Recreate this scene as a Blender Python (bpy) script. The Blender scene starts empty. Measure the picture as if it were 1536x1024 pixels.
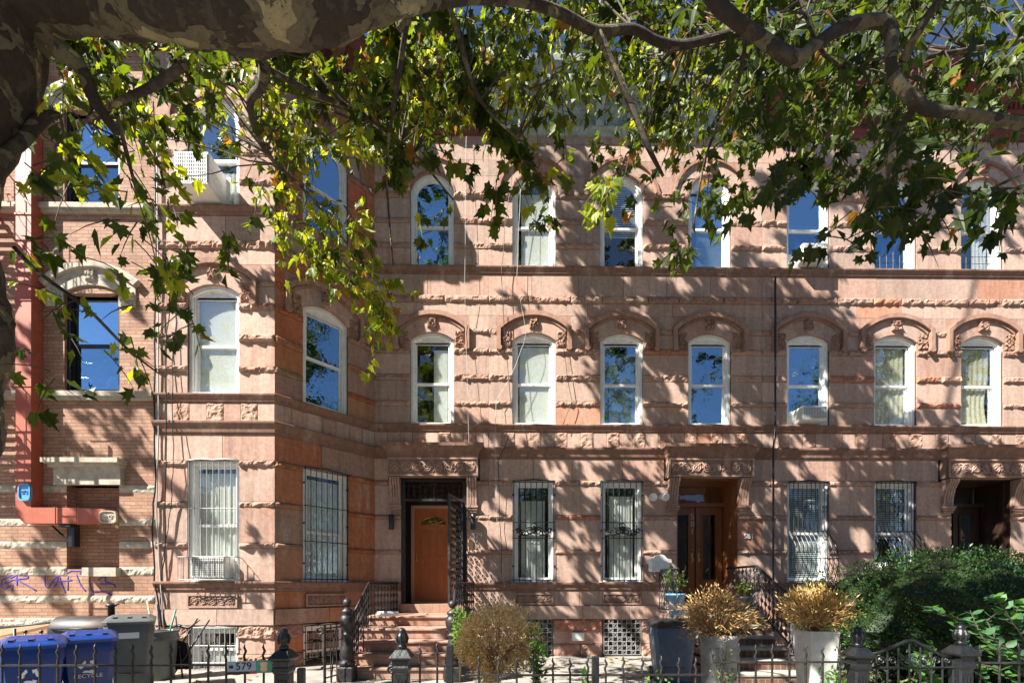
import bpy, math, random
from mathutils import Vector, Matrix, noise
R = random.Random(7)
sc = bpy.context.scene
COL = sc.collection
PI = math.pi
# ------------------------------------------------------------------ camera numbers
TH = math.radians(0.69); F = 700.0; EYE = 1.6; CY = -10.0
PX0 = 768 - math.tan(TH) * F
S_, C_ = math.sin(TH), math.cos(TH)
def W(px, py, y):
    u = (px - PX0) / F
    dx = S_ + u * C_; dy = C_ - u * S_
    t = (y - CY) / dy
    return Vector((t * dx, y, EYE + t * (880 - py) / F))
def X(px, y=0.0): return W(px, 0, y).x
def Z(py, y=0.0, px=700): return W(px, py, y).z
BY = -1.525                                   # plane of the bay front and of the brick house
BC = Vector((X(412, BY), BY, 0)); BR = Vector((X(562, 0), 0, 0))
BL = X(233, BY)
side_dir = (BR - BC); SIDE_L = side_dir.length; side_ang = math.atan2(side_dir.y, side_dir.x)
M_MAIN = Matrix.Identity(4)
M_BAY = Matrix.Translation((0, BY, 0))
M_SIDE = Matrix.Translation(BC) @ Matrix.Rotation(side_ang, 4, 'Z')
def on_side(px):
    u = (px - PX0) / F
    dx = S_ + u * C_; dy = C_ - u * S_
    d = side_dir.normalized()
    # (0,CY)+t(dx,dy) = BC + s d
    det = dx * (-d.y) + d.x * dy
    rx, ry = BC.x, BC.y - CY
    t = (rx * (-d.y) + d.x * ry) / det
    return ((t * dx - BC.x) * d.x + (CY + t * dy - BC.y) * d.y)
# ------------------------------------------------------------------ mesh builder
class MB:
    def __init__(s, M=None): s.v = []; s.f = []; s.m = []; s.c = []; s.sm = []; s.off = 0; s.M = M or Matrix.Identity(4)
    def view(s, off):                                                  # the same mesh, other material slot
        o = MB(); o.v, o.f, o.m, o.c, o.sm, o.off = s.v, s.f, s.m, s.c, s.sm, off; return o
    def pt(s, p): s.v.append(tuple(s.M @ Vector(p))); return len(s.v) - 1
    def face(s, idx, c=(1, 1, 1), m=0, sm=False): s.f.append(tuple(idx)); s.c.append(c); s.m.append(m + s.off); s.sm.append(sm)
    def poly(s, pts, c=(1, 1, 1), m=0): s.face([s.pt(p) for p in pts], c, m)
    def box(s, x0, x1, y0, y1, z0, z1, c=(1, 1, 1), m=0):
        i = [s.pt(p) for p in ((x0, y0, z0), (x1, y0, z0), (x1, y1, z0), (x0, y1, z0), (x0, y0, z1), (x1, y0, z1), (x1, y1, z1), (x0, y1, z1))]
        for q in ((0, 1, 5, 4), (1, 2, 6, 5), (2, 3, 7, 6), (3, 0, 4, 7), (4, 5, 6, 7), (3, 2, 1, 0)):
            s.face([i[k] for k in q], c, m)
    def bbox(s, x0, x1, y0, y1, z0, z1, b=.01, c=(1, 1, 1), m=0):      # box with bevelled vertical-front edges
        r = [(x0 + b, y0), (x1 - b, y0), (x1, y0 + b), (x1, y1 - b), (x1 - b, y1), (x0 + b, y1), (x0, y1 - b), (x0, y0 + b)]
        lv = []
        for z, k in ((z0, b), (z0 + b, 0), (z1 - b, 0), (z1, b)):
            cx, cy = (x0 + x1) / 2, (y0 + y1) / 2
            fx = 1 - k / max((x1 - x0) / 2, 1e-6); fy = 1 - k / max((y1 - y0) / 2, 1e-6)
            lv.append([s.pt((cx + (p[0] - cx) * fx, cy + (p[1] - cy) * fy, z)) for p in r])
        for a in range(3):
            for k in range(8):
                s.face((lv[a][k], lv[a][(k + 1) % 8], lv[a + 1][(k + 1) % 8], lv[a + 1][k]), c, m)
        s.face(lv[3], c, m); s.face(lv[0][::-1], c, m)
    def prism(s, pts, y0, y1, c=(1, 1, 1), m=0):                       # polygon in x-z, extruded in y
        a = [s.pt((p[0], y0, p[1])) for p in pts]; b = [s.pt((p[0], y1, p[1])) for p in pts]
        s.face(a, c, m); s.face(b[::-1], c, m)
        n = len(pts)
        for k in range(n): s.face((a[(k + 1) % n], a[k], b[k], b[(k + 1) % n]), c, m)
    def strip(s, A, B, y0, y1, c=(1, 1, 1), m=0, closed=False, cols=None):
        n = len(A)
        f = [[s.pt((p[0], y, p[1])) for p in L] for y in (y0, y1) for L in (A, B)]   # A0 B0 A1 B1
        rng = range(n if closed else n - 1)
        for k in rng:
            j = (k + 1) % n; cc = cols[k] if cols else c
            s.face((f[0][k], f[0][j], f[1][j], f[1][k]), cc, m)
            s.face((f[1][k], f[1][j], f[3][j], f[3][k]), cc, m)
            s.face((f[0][j], f[0][k], f[2][k], f[2][j]), cc, m)
            s.face((f[2][j], f[2][k], f[3][k], f[3][j]), cc, m)
        if not closed:
            for k in (0, n - 1): s.face((f[0][k], f[1][k], f[3][k], f[2][k]), c, m)
    def tube(s, path, r, n=6, c=(1, 1, 1), m=0, flat=1.0):
        path = [Vector(p) for p in path]; N = len(path)
        if N < 2: return
        rs = r if isinstance(r, (list, tuple)) else [r] * N
        rings = []; up = None
        for k in range(N):
            d = (path[min(k + 1, N - 1)] - path[max(k - 1, 0)])
            if d.length < 1e-9: d = Vector((0, 0, 1))
            d.normalize()
            if up is None:
                up = Vector((0, 0, 1)) if abs(d.z) < .9 else Vector((1, 0, 0))
            a = d.cross(up)
            if a.length < 1e-6: a = d.cross(Vector((0, 1, 0)))
            a.normalize(); b = a.cross(d).normalized(); up = b
            rings.append([s.pt(path[k] + (a * math.cos(2 * PI * q / n) + b * math.sin(2 * PI * q / n) * flat) * rs[k]) for q in range(n)])
        for k in range(N - 1):
            for q in range(n):
                s.face((rings[k][q], rings[k][(q + 1) % n], rings[k + 1][(q + 1) % n], rings[k + 1][q]), c, m, n > 4)
        s.face(rings[0][::-1], c, m); s.face(rings[-1], c, m)
    def lathe(s, prof, cx, cy, n=16, c=(1, 1, 1), m=0, z0=0, cols=None):
        rings = [[s.pt((cx + r * math.cos(2 * PI * q / n + PI / n), cy + r * math.sin(2 * PI * q / n + PI / n), z0 + z)) for q in range(n)] for r, z in prof]
        for k in range(len(prof) - 1):
            for q in range(n): s.face((rings[k][q], rings[k][(q + 1) % n], rings[k + 1][(q + 1) % n], rings[k + 1][q]), cols[k] if cols else c, m, n > 8)
        s.face(rings[0][::-1], c, m); s.face(rings[-1], c, m)
    def sphere(s, p, r, n=10, c=(1, 1, 1), m=0, sz=1.0):
        pr = [(max(r * math.sin(PI * k / 6), r * .02), p[2] - r * sz * math.cos(PI * k / 6)) for k in range(7)]
        s.lathe(pr, p[0], p[1], n, c, m)
    def rough(s, u0, u1, z0, z1, p=.025, amp=.045, cell=.035, yb=.011, c=(1, 1, 1), m=0, fr=9., seed=0):
        nu = max(2, int((u1 - u0) / cell)); nv = max(3, int((z1 - z0) / cell))
        g = []
        for j in range(nv + 1):
            row = []
            for i in range(nu + 1):
                u = u0 + (u1 - u0) * i / nu; z = z0 + (z1 - z0) * j / nv
                e = i in (0, nu) or j in (0, nv)
                q = Vector((u * fr, seed * 3.7, z * fr * 1.3))
                h = noise.noise(q) * .55 + noise.noise(q * 2.3) * .35 + abs(noise.noise(q * .6)) * .6
                jj = 0 if e else (noise.noise(q * 4) * .3 * cell)
                row.append(s.pt((u + jj, (-(p * .35 + max(0, amp * .35 * h)) if e else -(p + amp * h)), z + jj)))
            g.append(row)
        for j in range(nv):
            for i in range(nu): s.face((g[j][i], g[j][i + 1], g[j + 1][i + 1], g[j + 1][i]), c, m)
        B = [[s.pt((u, yb, z)) for u in (u0, u1)] for z in (z0, z1)]
        s.face([B[0][0], B[0][1]] + g[0][::-1], c, m); s.face([B[1][1], B[1][0]] + g[nv], c, m)
        s.face([B[1][0], B[0][0]] + [g[j][0] for j in range(nv + 1)], c, m)
        s.face([B[0][1], B[1][1]] + [g[j][nu] for j in range(nv, -1, -1)], c, m)
    def sweep(s, path, prof, c=(1, 1, 1), m=0):                        # profile (outward d, z) along an x-y path
        P = [Vector((p[0], p[1])) for p in path]; rings = []
        for k in range(len(P)):
            ns = []
            if k > 0: d = (P[k] - P[k - 1]).normalized(); ns.append(Vector((d.y, -d.x)))
            if k < len(P) - 1: d = (P[k + 1] - P[k]).normalized(); ns.append(Vector((d.y, -d.x)))
            nm = sum(ns, Vector((0, 0))).normalized(); sc_ = 1 / max(.3, nm.dot(ns[0]))
            rings.append([s.pt((P[k].x + nm.x * d * sc_, P[k].y + nm.y * d * sc_, z)) for d, z in prof])
        n = len(prof)
        for k in range(len(P) - 1):
            for q in range(n): s.face((rings[k][q], rings[k + 1][q], rings[k + 1][(q + 1) % n], rings[k][(q + 1) % n]), c, m)
        s.face(rings[0], c, m); s.face(rings[-1][::-1], c, m)
    def leaf(s, pos, d, nrm, size, c):
        d = d.normalized(); x = d.cross(nrm)
        if x.length < 1e-4: x = d.cross(Vector((.3, .5, .8)))
        x.normalize(); n = x.cross(d)
        cu, dr, wx, wy = R.uniform(-.5, .9), R.uniform(-.4, .25), R.uniform(.7, 1.1), R.uniform(.7, 1.1)
        j = lambda: R.uniform(.86, 1.14)
        P = [s.pt(pos + (x * a * wx * j() + d * b * j() + n * (h + cu * a * a + dr * b * b)) * size) for a, b, h in LEAF_R]
        Q = [P[0]] + [s.pt(pos + (x * -a * wy * j() + d * b * j() + n * (h + cu * a * a * .6 + dr * b * b)) * size) for a, b, h in LEAF_R[1:-1]] + [P[-1]]
        s.face(P, c); s.face(Q[::-1], c)
    def oval(s, pos, d, nrm, ln, wd, c):
        d = d.normalized(); x = d.cross(nrm)
        if x.length < 1e-4: x = d.cross(Vector((.3, .5, .8)))
        x.normalize()
        s.face([s.pt(pos), s.pt(pos + d * ln * .4 + x * wd * .5), s.pt(pos + d * ln), s.pt(pos + d * ln * .4 - x * wd * .5)], c)
    def build(s, name, mats, parent=None, **kw):
        me = bpy.data.meshes.new(name); me.from_pydata(s.v, [], s.f)
        for m in (mats if isinstance(mats, (list, tuple)) else [mats]): me.materials.append(m)
        me.polygons.foreach_set('material_index', s.m)
        me.polygons.foreach_set('use_smooth', s.sm)
        ca = me.color_attributes.new('Col', 'FLOAT_COLOR', 'CORNER')
        d = []
        for p, c in zip(me.polygons, s.c): d.extend((c[0], c[1], c[2], 1.0) * p.loop_total)
        ca.data.foreach_set('color', d); me.update()
        o = bpy.data.objects.new(name, me); COL.objects.link(o)
        if parent is not None: par(o, parent)
        for k, v in kw.items(): o[k] = v
        return o
LEAF_R = [(0, 0, 0), (.14, -.07, .03), (.40, -.10, .02), (.31, .10, .07), (.60, .33, .0), (.33, .42, .06), (.34, .66, .0), (.14, .60, .03), (0, 1.0, -.08)]
def par(o, parent):
    o.parent = parent
    if parent.type == 'EMPTY' and parent.parent is None:
        o.matrix_parent_inverse = (Matrix.Translation(parent.location) @ Matrix.Rotation(parent.rotation_euler.z, 4, 'Z')).inverted()
def tag(o, label, cat, group=None, kind=None):
    o['label'] = label; o['category'] = cat
    if group: o['group'] = group
    if kind: o['kind'] = kind
    return o
def thing(name, label, cat, loc=(0, 0, 0), group=None):
    o = bpy.data.objects.new(name, None); COL.objects.link(o); o.location = loc; o.empty_display_size = .2
    return tag(o, label, cat, group)
def copy_tree(o, parent=None):
    c = o.copy(); COL.objects.link(c)
    if parent is not None: c.parent = parent
    for ch in list(o.children): copy_tree(ch, c)
    return c
def text_mesh(name, txt, size, M, mat, parent=None, ext=.004, align='CENTER', space=1.0):
    cu = bpy.data.curves.new(name, 'FONT'); cu.body = txt; cu.size = size; cu.extrude = ext; cu.align_x = align; cu.align_y = 'CENTER'; cu.space_character = space
    t = bpy.data.objects.new('tmp', cu); COL.objects.link(t)
    bpy.context.view_layer.update()
    me = bpy.data.meshes.new_from_object(t.evaluated_get(bpy.context.evaluated_depsgraph_get()))
    bpy.data.objects.remove(t); me.name = name
    me.transform(M @ Matrix.Rotation(PI / 2, 4, 'X')); me.materials.clear(); me.materials.append(mat)
    o = bpy.data.objects.new(name, me); COL.objects.link(o)
    if parent is not None: par(o, parent)
    return o
# ------------------------------------------------------------------ materials
def nodes(name):
    m = bpy.data.materials.new(name); m.use_nodes = True; nt = m.node_tree
    return m, nt, nt.nodes['Principled BSDF'], nt.nodes, nt.links
def coords(nt, scale=1.0, vec=(1, 1, 1)):
    tc = nt.nodes.new('ShaderNodeNewGeometry'); mp = nt.nodes.new('ShaderNodeMapping')
    mp.inputs['Scale'].default_value = (scale * vec[0], scale * vec[1], scale * vec[2])
    nt.links.new(tc.outputs['Position'], mp.inputs[0]); return mp.outputs[0]
def noise_n(nt, scale, detail=4, rough=.6, vec=(1, 1, 1), dist=0):
    n = nt.nodes.new('ShaderNodeTexNoise'); n.inputs['Scale'].default_value = scale; n.inputs['Detail'].default_value = detail
    n.inputs['Roughness'].default_value = rough; n.inputs['Distortion'].default_value = dist
    nt.links.new(coords(nt, 1, vec), n.inputs['Vector']); return n.outputs['Fac']
def ramp(nt, fac, stops):
    r = nt.nodes.new('ShaderNodeValToRGB'); nt.links.new(fac, r.inputs[0])
    e = r.color_ramp.elements
    while len(e) < len(stops): e.new(.5)
    for k, (p, c) in enumerate(stops):
        e[k].position = p; e[k].color = (c, c, c, 1) if isinstance(c, (int, float)) else (*c, 1)
    return r.outputs[0]
def mixc(nt, a, b, fac, mode='MIX'):
    m = nt.nodes.new('ShaderNodeMix'); m.data_type = 'RGBA'; m.blend_type = mode
    for s, v in ((0, fac), (6, a), (7, b)):
        if isinstance(v, (int, float)): m.inputs[s].default_value = v
        elif isinstance(v, tuple): m.inputs[s].default_value = (*v, 1)
        else: nt.links.new(v, m.inputs[s])
    return m.outputs[2]
def bump(nt, bs, h, st=.3, d=.02, prev=None):
    b = nt.nodes.new('ShaderNodeBump'); b.inputs['Strength'].default_value = st; b.inputs['Distance'].default_value = d
    nt.links.new(h, b.inputs['Height'])
    if prev: nt.links.new(prev, b.inputs['Normal'])
    nt.links.new(b.outputs[0], bs.inputs['Normal']); return b.outputs[0]
def mat_stone(name, rough_=False):
    m, nt, bs, N, L = nodes(name)
    at = N.new('ShaderNodeAttribute'); at.attribute_name = 'Col'
    n1 = noise_n(nt, 1.1, 5, .65, dist=.6); n2 = noise_n(nt, 14, 6, .7); n3 = noise_n(nt, 3.0, 5, .7, vec=(1, 1, .35))
    a = mixc(nt, at.outputs['Color'], (.46, .20, .12), ramp(nt, n1, [(.58, 0), (.70, .32)]))
    a = mixc(nt, a, (.56, .42, .35), ramp(nt, n3, [(.54, 0), (.72, .55)]))
    a = mixc(nt, a, (.12, .07, .05), ramp(nt, noise_n(nt, 2.2, 7, .75, vec=(1.6, 1.6, .5)), [(.58, 0), (.78, .5)]))
    a = mixc(nt, a, ramp(nt, n2, [(.3, .72), (.7, 1.12)]), 1.0, 'MULTIPLY')
    a = mixc(nt, a, ramp(nt, noise_n(nt, 1.5, 7, .72, vec=(5, 5, .45), dist=.3), [(.38, .72), (.52, 1.0), (.75, 1.06)]), .7, 'MULTIPLY')
    a = mixc(nt, a, ramp(nt, noise_n(nt, .45, 4, .6), [(.35, .9), (.65, 1.08)]), 1.0, 'MULTIPLY')
    if rough_: a = mixc(nt, a, (.85, .79, .76), 1.0, 'MULTIPLY')
    L.new(a, bs.inputs['Base Color']); bs.inputs['Roughness'].default_value = .88; bs.inputs['Specular IOR Level'].default_value = .25
    b = bump(nt, bs, n2, .55 if rough_ else .25, .03 if rough_ else .006)
    bump(nt, bs, noise_n(nt, 60, 4, .7), .3, .004, b)
    return m
def mat_plain(name, col, rough=.5, metal=0., var=.15, nscale=6, bmp=0., use_attr=False, spec=.5, dirt=None):
    m, nt, bs, N, L = nodes(name)
    base = col
    if use_attr:
        at = N.new('ShaderNodeAttribute'); at.attribute_name = 'Col'; base = at.outputs['Color']
    n = noise_n(nt, nscale, 5, .65)
    a = mixc(nt, base, ramp(nt, n, [(.25, 1 - var), (.75, 1 + var)]), 1.0, 'MULTIPLY')
    if dirt: a = mixc(nt, a, dirt, ramp(nt, noise_n(nt, nscale * .6, 8, .75), [(.5, 0), (.68, .75)]))
    L.new(a, bs.inputs['Base Color']); bs.inputs['Roughness'].default_value = rough; bs.inputs['Metallic'].default_value = metal
    bs.inputs['Specular IOR Level'].default_value = spec
    if bmp: bump(nt, bs, n, bmp, .01)
    return m
def mat_brick(name, c1, c2, mort, bw=.2, bh=.067, ms=.006):
    m, nt, bs, N, L = nodes(name)
    g = N.new('ShaderNodeNewGeometry'); sx = N.new('ShaderNodeSeparateXYZ'); L.new(g.outputs['Position'], sx.inputs[0])
    ad = N.new('ShaderNodeMath'); L.new(sx.outputs[0], ad.inputs[0]); L.new(sx.outputs[1], ad.inputs[1])
    cb = N.new('ShaderNodeCombineXYZ'); L.new(ad.outputs[0], cb.inputs[0]); L.new(sx.outputs[2], cb.inputs[1])
    b = N.new('ShaderNodeTexBrick'); L.new(cb.outputs[0], b.inputs['Vector'])
    b.inputs['Scale'].default_value = 1; b.inputs['Brick Width'].default_value = bw; b.inputs['Row Height'].default_value = bh
    b.inputs['Mortar Size'].default_value = ms; b.inputs['Mortar Smooth'].default_value = .2
    b.inputs['Color1'].default_value = (*c1, 1); b.inputs['Color2'].default_value = (*c2, 1); b.inputs['Mortar'].default_value = (*mort, 1)
    n = noise_n(nt, 2.5, 6, .7)
    a = mixc(nt, b.outputs['Color'], ramp(nt, n, [(.3, .75), (.7, 1.15)]), 1.0, 'MULTIPLY')
    a = mixc(nt, a, ramp(nt, noise_n(nt, 30, 3), [(.3, .85), (.7, 1.1)]), 1.0, 'MULTIPLY')
    L.new(a, bs.inputs['Base Color']); bs.inputs['Roughness'].default_value = .85
    iv = N.new('ShaderNodeMath'); iv.operation = 'SUBTRACT'; iv.inputs[0].default_value = 1; L.new(b.outputs['Fac'], iv.inputs[1])
    bump(nt, bs, iv.outputs[0], .6, .008)
    return m
def mat_leaf(name, tr=.35, rough=.45):
    m, nt, bs, N, L = nodes(name)
    at = N.new('ShaderNodeAttribute'); at.attribute_name = 'Col'
    a = mixc(nt, at.outputs['Color'], ramp(nt, noise_n(nt, 25, 3), [(.3, .75), (.7, 1.25)]), 1.0, 'MULTIPLY')
    L.new(a, bs.inputs['Base Color']); bs.inputs['Roughness'].default_value = rough; bs.inputs['Specular IOR Level'].default_value = .35
    t = N.new('ShaderNodeBsdfTranslucent'); b2 = mixc(nt, a, (1.35, 1.3, .33), 1.0, 'MULTIPLY'); L.new(b2, t.inputs[0])
    mx = N.new('ShaderNodeMixShader'); mx.inputs[0].default_value = tr
    L.new(bs.outputs[0], mx.inputs[1]); L.new(t.outputs[0], mx.inputs[2]); L.new(mx.outputs[0], N['Material Output'].inputs[0])
    return m
def mat_glass(name, fac, tint=(1, 1, 1), wav=.0):
    m = bpy.data.materials.new(name); m.use_nodes = True; nt = m.node_tree; N = nt.nodes; L = nt.links
    N.remove(N['Principled BSDF'])
    g = N.new('ShaderNodeBsdfGlossy'); g.inputs['Roughness'].default_value = .0; g.inputs['Color'].default_value = (*tint, 1)
    t = N.new('ShaderNodeBsdfTransparent'); t.inputs[0].default_value = (.96, .98, .97, 1)
    fr = N.new('ShaderNodeFresnel'); fr.inputs[0].default_value = 1.5
    ad = N.new('ShaderNodeMath'); ad.operation = 'MULTIPLY_ADD'; ad.use_clamp = True; ad.inputs[1].default_value = .45; ad.inputs[2].default_value = fac; L.new(fr.outputs[0], ad.inputs[0])
    mx = N.new('ShaderNodeMixShader'); L.new(ad.outputs[0], mx.inputs[0]); L.new(t.outputs[0], mx.inputs[1]); L.new(g.outputs[0], mx.inputs[2])
    b = N.new('ShaderNodeBump'); b.inputs['Strength'].default_value = .5; b.inputs['Distance'].default_value = .008
    L.new(noise_n(nt, 2.6, 3), b.inputs['Height']); L.new(b.outputs[0], g.inputs['Normal'])
    L.new(mx.outputs[0], N['Material Output'].inputs[0]); return m
def mat_bark(name):
    m, nt, bs, N, L = nodes(name)
    n1 = noise_n(nt, 3.4, 3.5, .55, vec=(.55, 1, 1.3), dist=.35); n2 = noise_n(nt, 7.5, 6, .7, dist=.2); nn = noise_n(nt, 16, 8, .78)
    patch = ramp(nt, n1, [(.50, 0), (.515, .5), (.60, .5), (.61, 1)])
    a = ramp(nt, patch, [(0, (.05, .034, .023)), (.3, (.06, .042, .028)), (.5, (.17, .14, .08)), (.8, (.36, .29, .14)), (1, (.42, .34, .18))])
    a = mixc(nt, a, (.09, .065, .042), ramp(nt, n2, [(.54, 0), (.555, .9)]))
    a = mixc(nt, a, ramp(nt, nn, [(.3, .55), (.7, 1.25)]), 1.0, 'MULTIPLY')
    L.new(a, bs.inputs['Base Color']); bs.inputs['Roughness'].default_value = .85
    b = bump(nt, bs, patch, 1.0, -.03); bump(nt, bs, nn, .9, .03, b); return m
def mat_wood(name, c1, c2, rough=.4):
    m, nt, bs, N, L = nodes(name)
    n = noise_n(nt, 9, 6, .65, vec=(6, 6, .5), dist=.7)
    a = ramp(nt, n, [(.3, c1), (.7, c2)])
    L.new(a, bs.inputs['Base Color']); bs.inputs['Roughness'].default_value = rough; bump(nt, bs, n, .12, .005); return m
MT = {}
MT['stone'] = mat_stone('brownstone'); MT['rock'] = mat_stone('rock_faced_brownstone', True)
MT['mortar'] = mat_plain('mortar', (.09, .055, .042), .95)
MT['brick'] = mat_brick('tan_brick', (.42, .25, .16), (.33, .17, .105), (.20, .12, .09), .21, .064, .0055)
MT['redbrick'] = mat_brick('stair_brick', (.22, .09, .055), (.15, .07, .05), (.22, .2, .17), .1, .2, .01)
MT['lime'] = mat_plain('pale_stone', (.43, .38, .30), .85, var=.35, nscale=8, bmp=.5, dirt=(.25, .22, .17))
MT['white'] = mat_plain('white_paint', (.8, .8, .78), .4, var=.06, nscale=12, dirt=(.6, .58, .53))
MT['dkwin'] = mat_plain('black_window_paint', (.015, .015, .017), .35)
MT['iron'] = mat_plain('black_iron', (.018, .02, .022), .38, .3, var=.5, nscale=30, bmp=.35, spec=.6)
MT['iron2'] = mat_plain('worn_iron', (.028, .026, .027), .45, .3, var=.6, nscale=25, bmp=.5, dirt=(.085, .07, .06))
MT['wiron'] = mat_plain('white_iron', (.42, .42, .4), .45)
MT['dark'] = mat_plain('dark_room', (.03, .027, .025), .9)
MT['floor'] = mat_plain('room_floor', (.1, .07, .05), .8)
MT['curtain'] = mat_plain('curtain_cloth', (.8, .8, .76), .9, var=.1, nscale=20)
MT['sheer'] = mat_plain('grey_curtain', (.68, .69, .68), .9, var=.2, nscale=14)
MT['drape'] = mat_plain('cream_drape', (.78, .72, .52), .9, var=.12)
MT['bluec'] = mat_plain('blue_curtain', (.25, .42, .75), .9)
MT['blind'] = mat_plain('blind_slats', (.6, .62, .6), .6)
MT['glass'] = mat_glass('window_glass', .08); MT['glassb'] = mat_glass('reflective_glass', .36, (.62, .84, 1)); MT['glassd'] = mat_glass('dim_glass', .03)
MT['cred'] = mat_plain('red_cornice_paint', (.17, .035, .022), .6, var=.4, nscale=7, bmp=.3, dirt=(.07, .02, .015))
MT['cbrown'] = mat_plain('brown_cornice_paint', (.14, .04, .027), .65, var=.35, nscale=6, bmp=.3)
MT['cgreen'] = mat_plain('weathered_cornice_paint', (.34, .40, .37), .75, var=.35, nscale=9, bmp=.5, dirt=(.10, .13, .10))
MT['duct'] = mat_plain('red_duct_paint', (.40, .10, .055), .55, var=.18, nscale=4, bmp=.1, dirt=(.33, .08, .04))
MT['tar'] = mat_plain('tar_roof', (.05, .05, .05), .9)
MT['body'] = mat_plain('plain_side_wall', (.2, .12, .09), .9)
MT['acw'] = mat_plain('ac_white', (.7, .7, .66), .45, var=.08)
MT['acg'] = mat_plain('ac_grille', (.25, .26, .27), .5)
MT['door'] = mat_wood('orange_door_wood', (.38, .10, .03), (.52, .17, .05), .35)
MT['doord'] = mat_wood('dark_door_wood', (.14, .045, .017), (.30, .11, .035), .3)
MT['doorb'] = mat_wood('almost_black_wood', (.022, .012, .009), (.05, .026, .018), .35)
MT['trim'] = mat_wood('light_wood_trim', (.45, .27, .15), (.6, .38, .22), .5)
MT['brass'] = mat_plain('brass', (.7, .5, .2), .3, 1.)
MT['blue'] = mat_plain('blue_plastic', (.006, .035, .19), .32, var=.12, nscale=5, dirt=(.01, .036, .14))
MT['grey'] = mat_plain('grey_plastic', (.085, .10, .10), .38, var=.2, nscale=5, dirt=(.13, .13, .12))
MT['bgrey'] = mat_plain('blue_grey_plastic', (.06, .095, .15), .45, var=.25, nscale=5, dirt=(.16, .17, .18))
MT['blackp'] = mat_plain('black_plastic', (.02, .02, .022), .4, bmp=.2)
MT['rust'] = mat_plain('rusty_drum', (.035, .033, .034), .5, .2, var=.5, nscale=2.5, bmp=.3, dirt=(.16, .06, .025))
MT['wht'] = mat_plain('white_print', (.75, .76, .78), .5, var=.02)
MT['blk'] = mat_plain('black_print', (.01, .01, .01), .5)
MT['sign'] = mat_plain('sign_blue_grey', (.33, .42, .5), .45); MT['green'] = mat_plain('sign_green', (.03, .30, .20), .45)
MT['redp'] = mat_plain('sign_red', (.5, .03, .05), .5); MT['tan'] = mat_plain('sign_tan', (.7, .42, .25), .5)
MT['pool'] = mat_plain('blue_enamel', (.1, .32, .6), .35, dirt=(.5, .5, .5))
MT['purple'] = mat_plain('purple_spray', (.09, .05, .33), .8)
MT['conc'] = mat_plain('concrete', (.27, .25, .22), .9, var=.25, nscale=3, bmp=.3, dirt=(.13, .12, .10))
MT['asph'] = mat_plain('asphalt', (.05, .05, .05), .9, var=.2, nscale=20, bmp=.3)
MT['plant'] = mat_plain('planter_grey', (.28, .29, .30), .8, var=.3, nscale=6, bmp=.3, dirt=(.12, .12, .12))
MT['plantw'] = mat_plain('planter_white', (.62, .61, .56), .75, var=.2, nscale=5, bmp=.2, dirt=(.35, .35, .32))
MT['tread'] = mat_plain('tread_stone', (.35, .32, .27), .85, var=.3, nscale=7, bmp=.4)
MT['soil'] = mat_plain('soil', (.05, .035, .022), .95, var=.4, nscale=15, bmp=.6)
MT['leaf'] = mat_leaf('plane_leaf', .5); MT['hedge'] = mat_leaf('hedge_leaf', .15, .35); MT['dry'] = mat_leaf('dry_foliage', .25, .7)
MT['bark'] = mat_bark('plane_bark'); MT['twig'] = mat_plain('twig_bark', (.07, .05, .035), .85, var=.4, nscale=20)
MT['drytwig'] = mat_plain('dry_twig', (.36, .24, .13), .85, var=.3, nscale=20)
MT['farbrick'] = mat_plain('far_brick', (.22, .11, .08), .9)
# ------------------------------------------------------------------ stone wall
ROWS = [(202, 215, 's'), (215, 240, 's'), (240, 264, 's'), (264, 288, 's'), (288, 298, 'r'), (298, 327, 's'), (327, 336, 'r'), (336, 364, 's'), (364, 373, 'r'),
        (373, 401, 's'), (401, 412, 'm'), (412, 443, 's'), (443, 454, 'r'), (454, 473, 's'), (473, 493, 's'), (493, 501, 'r'), (501, 522, 's'), (522, 531, 'r'), (531, 561, 's'),
        (561, 571, 'r'), (571, 601, 's'), (601, 609, 'r'), (609, 637, 's'), (637, 648, 'm'), (648, 672, 'a'), (672, 688, 'm'), (688, 720, 's'), (720, 728, 'r'),
        (728, 772, 's'), (772, 779, 'r'), (779, 824, 's'), (824, 831, 'r'), (831, 873, 's'), (873, 886, 'm'), (886, 908, 's'), (908, 928, 'p'), (928, 946, 'r'),
        (946, 965, 's'), (965, 996, 'r')]
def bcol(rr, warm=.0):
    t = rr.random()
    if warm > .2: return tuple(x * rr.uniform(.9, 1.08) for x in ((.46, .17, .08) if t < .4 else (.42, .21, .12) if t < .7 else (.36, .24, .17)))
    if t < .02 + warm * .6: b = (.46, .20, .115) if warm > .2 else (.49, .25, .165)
    elif t < .2 + warm: b = (.48, .30, .23)
    elif t < .8: b = (.51, .35, .275)
    else: b = (.44, .31, .245)
    k = rr.uniform(.88, 1.08); return tuple(x * k for x in b)
def free(u0, u1, za, zb, ops):
    iv = [(u0, u1)]
    for (a, b, c, d) in ops:
        if min(zb, d) - max(za, c) > .02:
            nx = []
            for (p, q) in iv:
                if b <= p or a >= q: nx.append((p, q)); continue
                if a > p: nx.append((p, a))
                if b < q: nx.append((b, q))
            iv = nx
    return [(p, q) for p, q in iv if q - p > .015]
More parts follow.
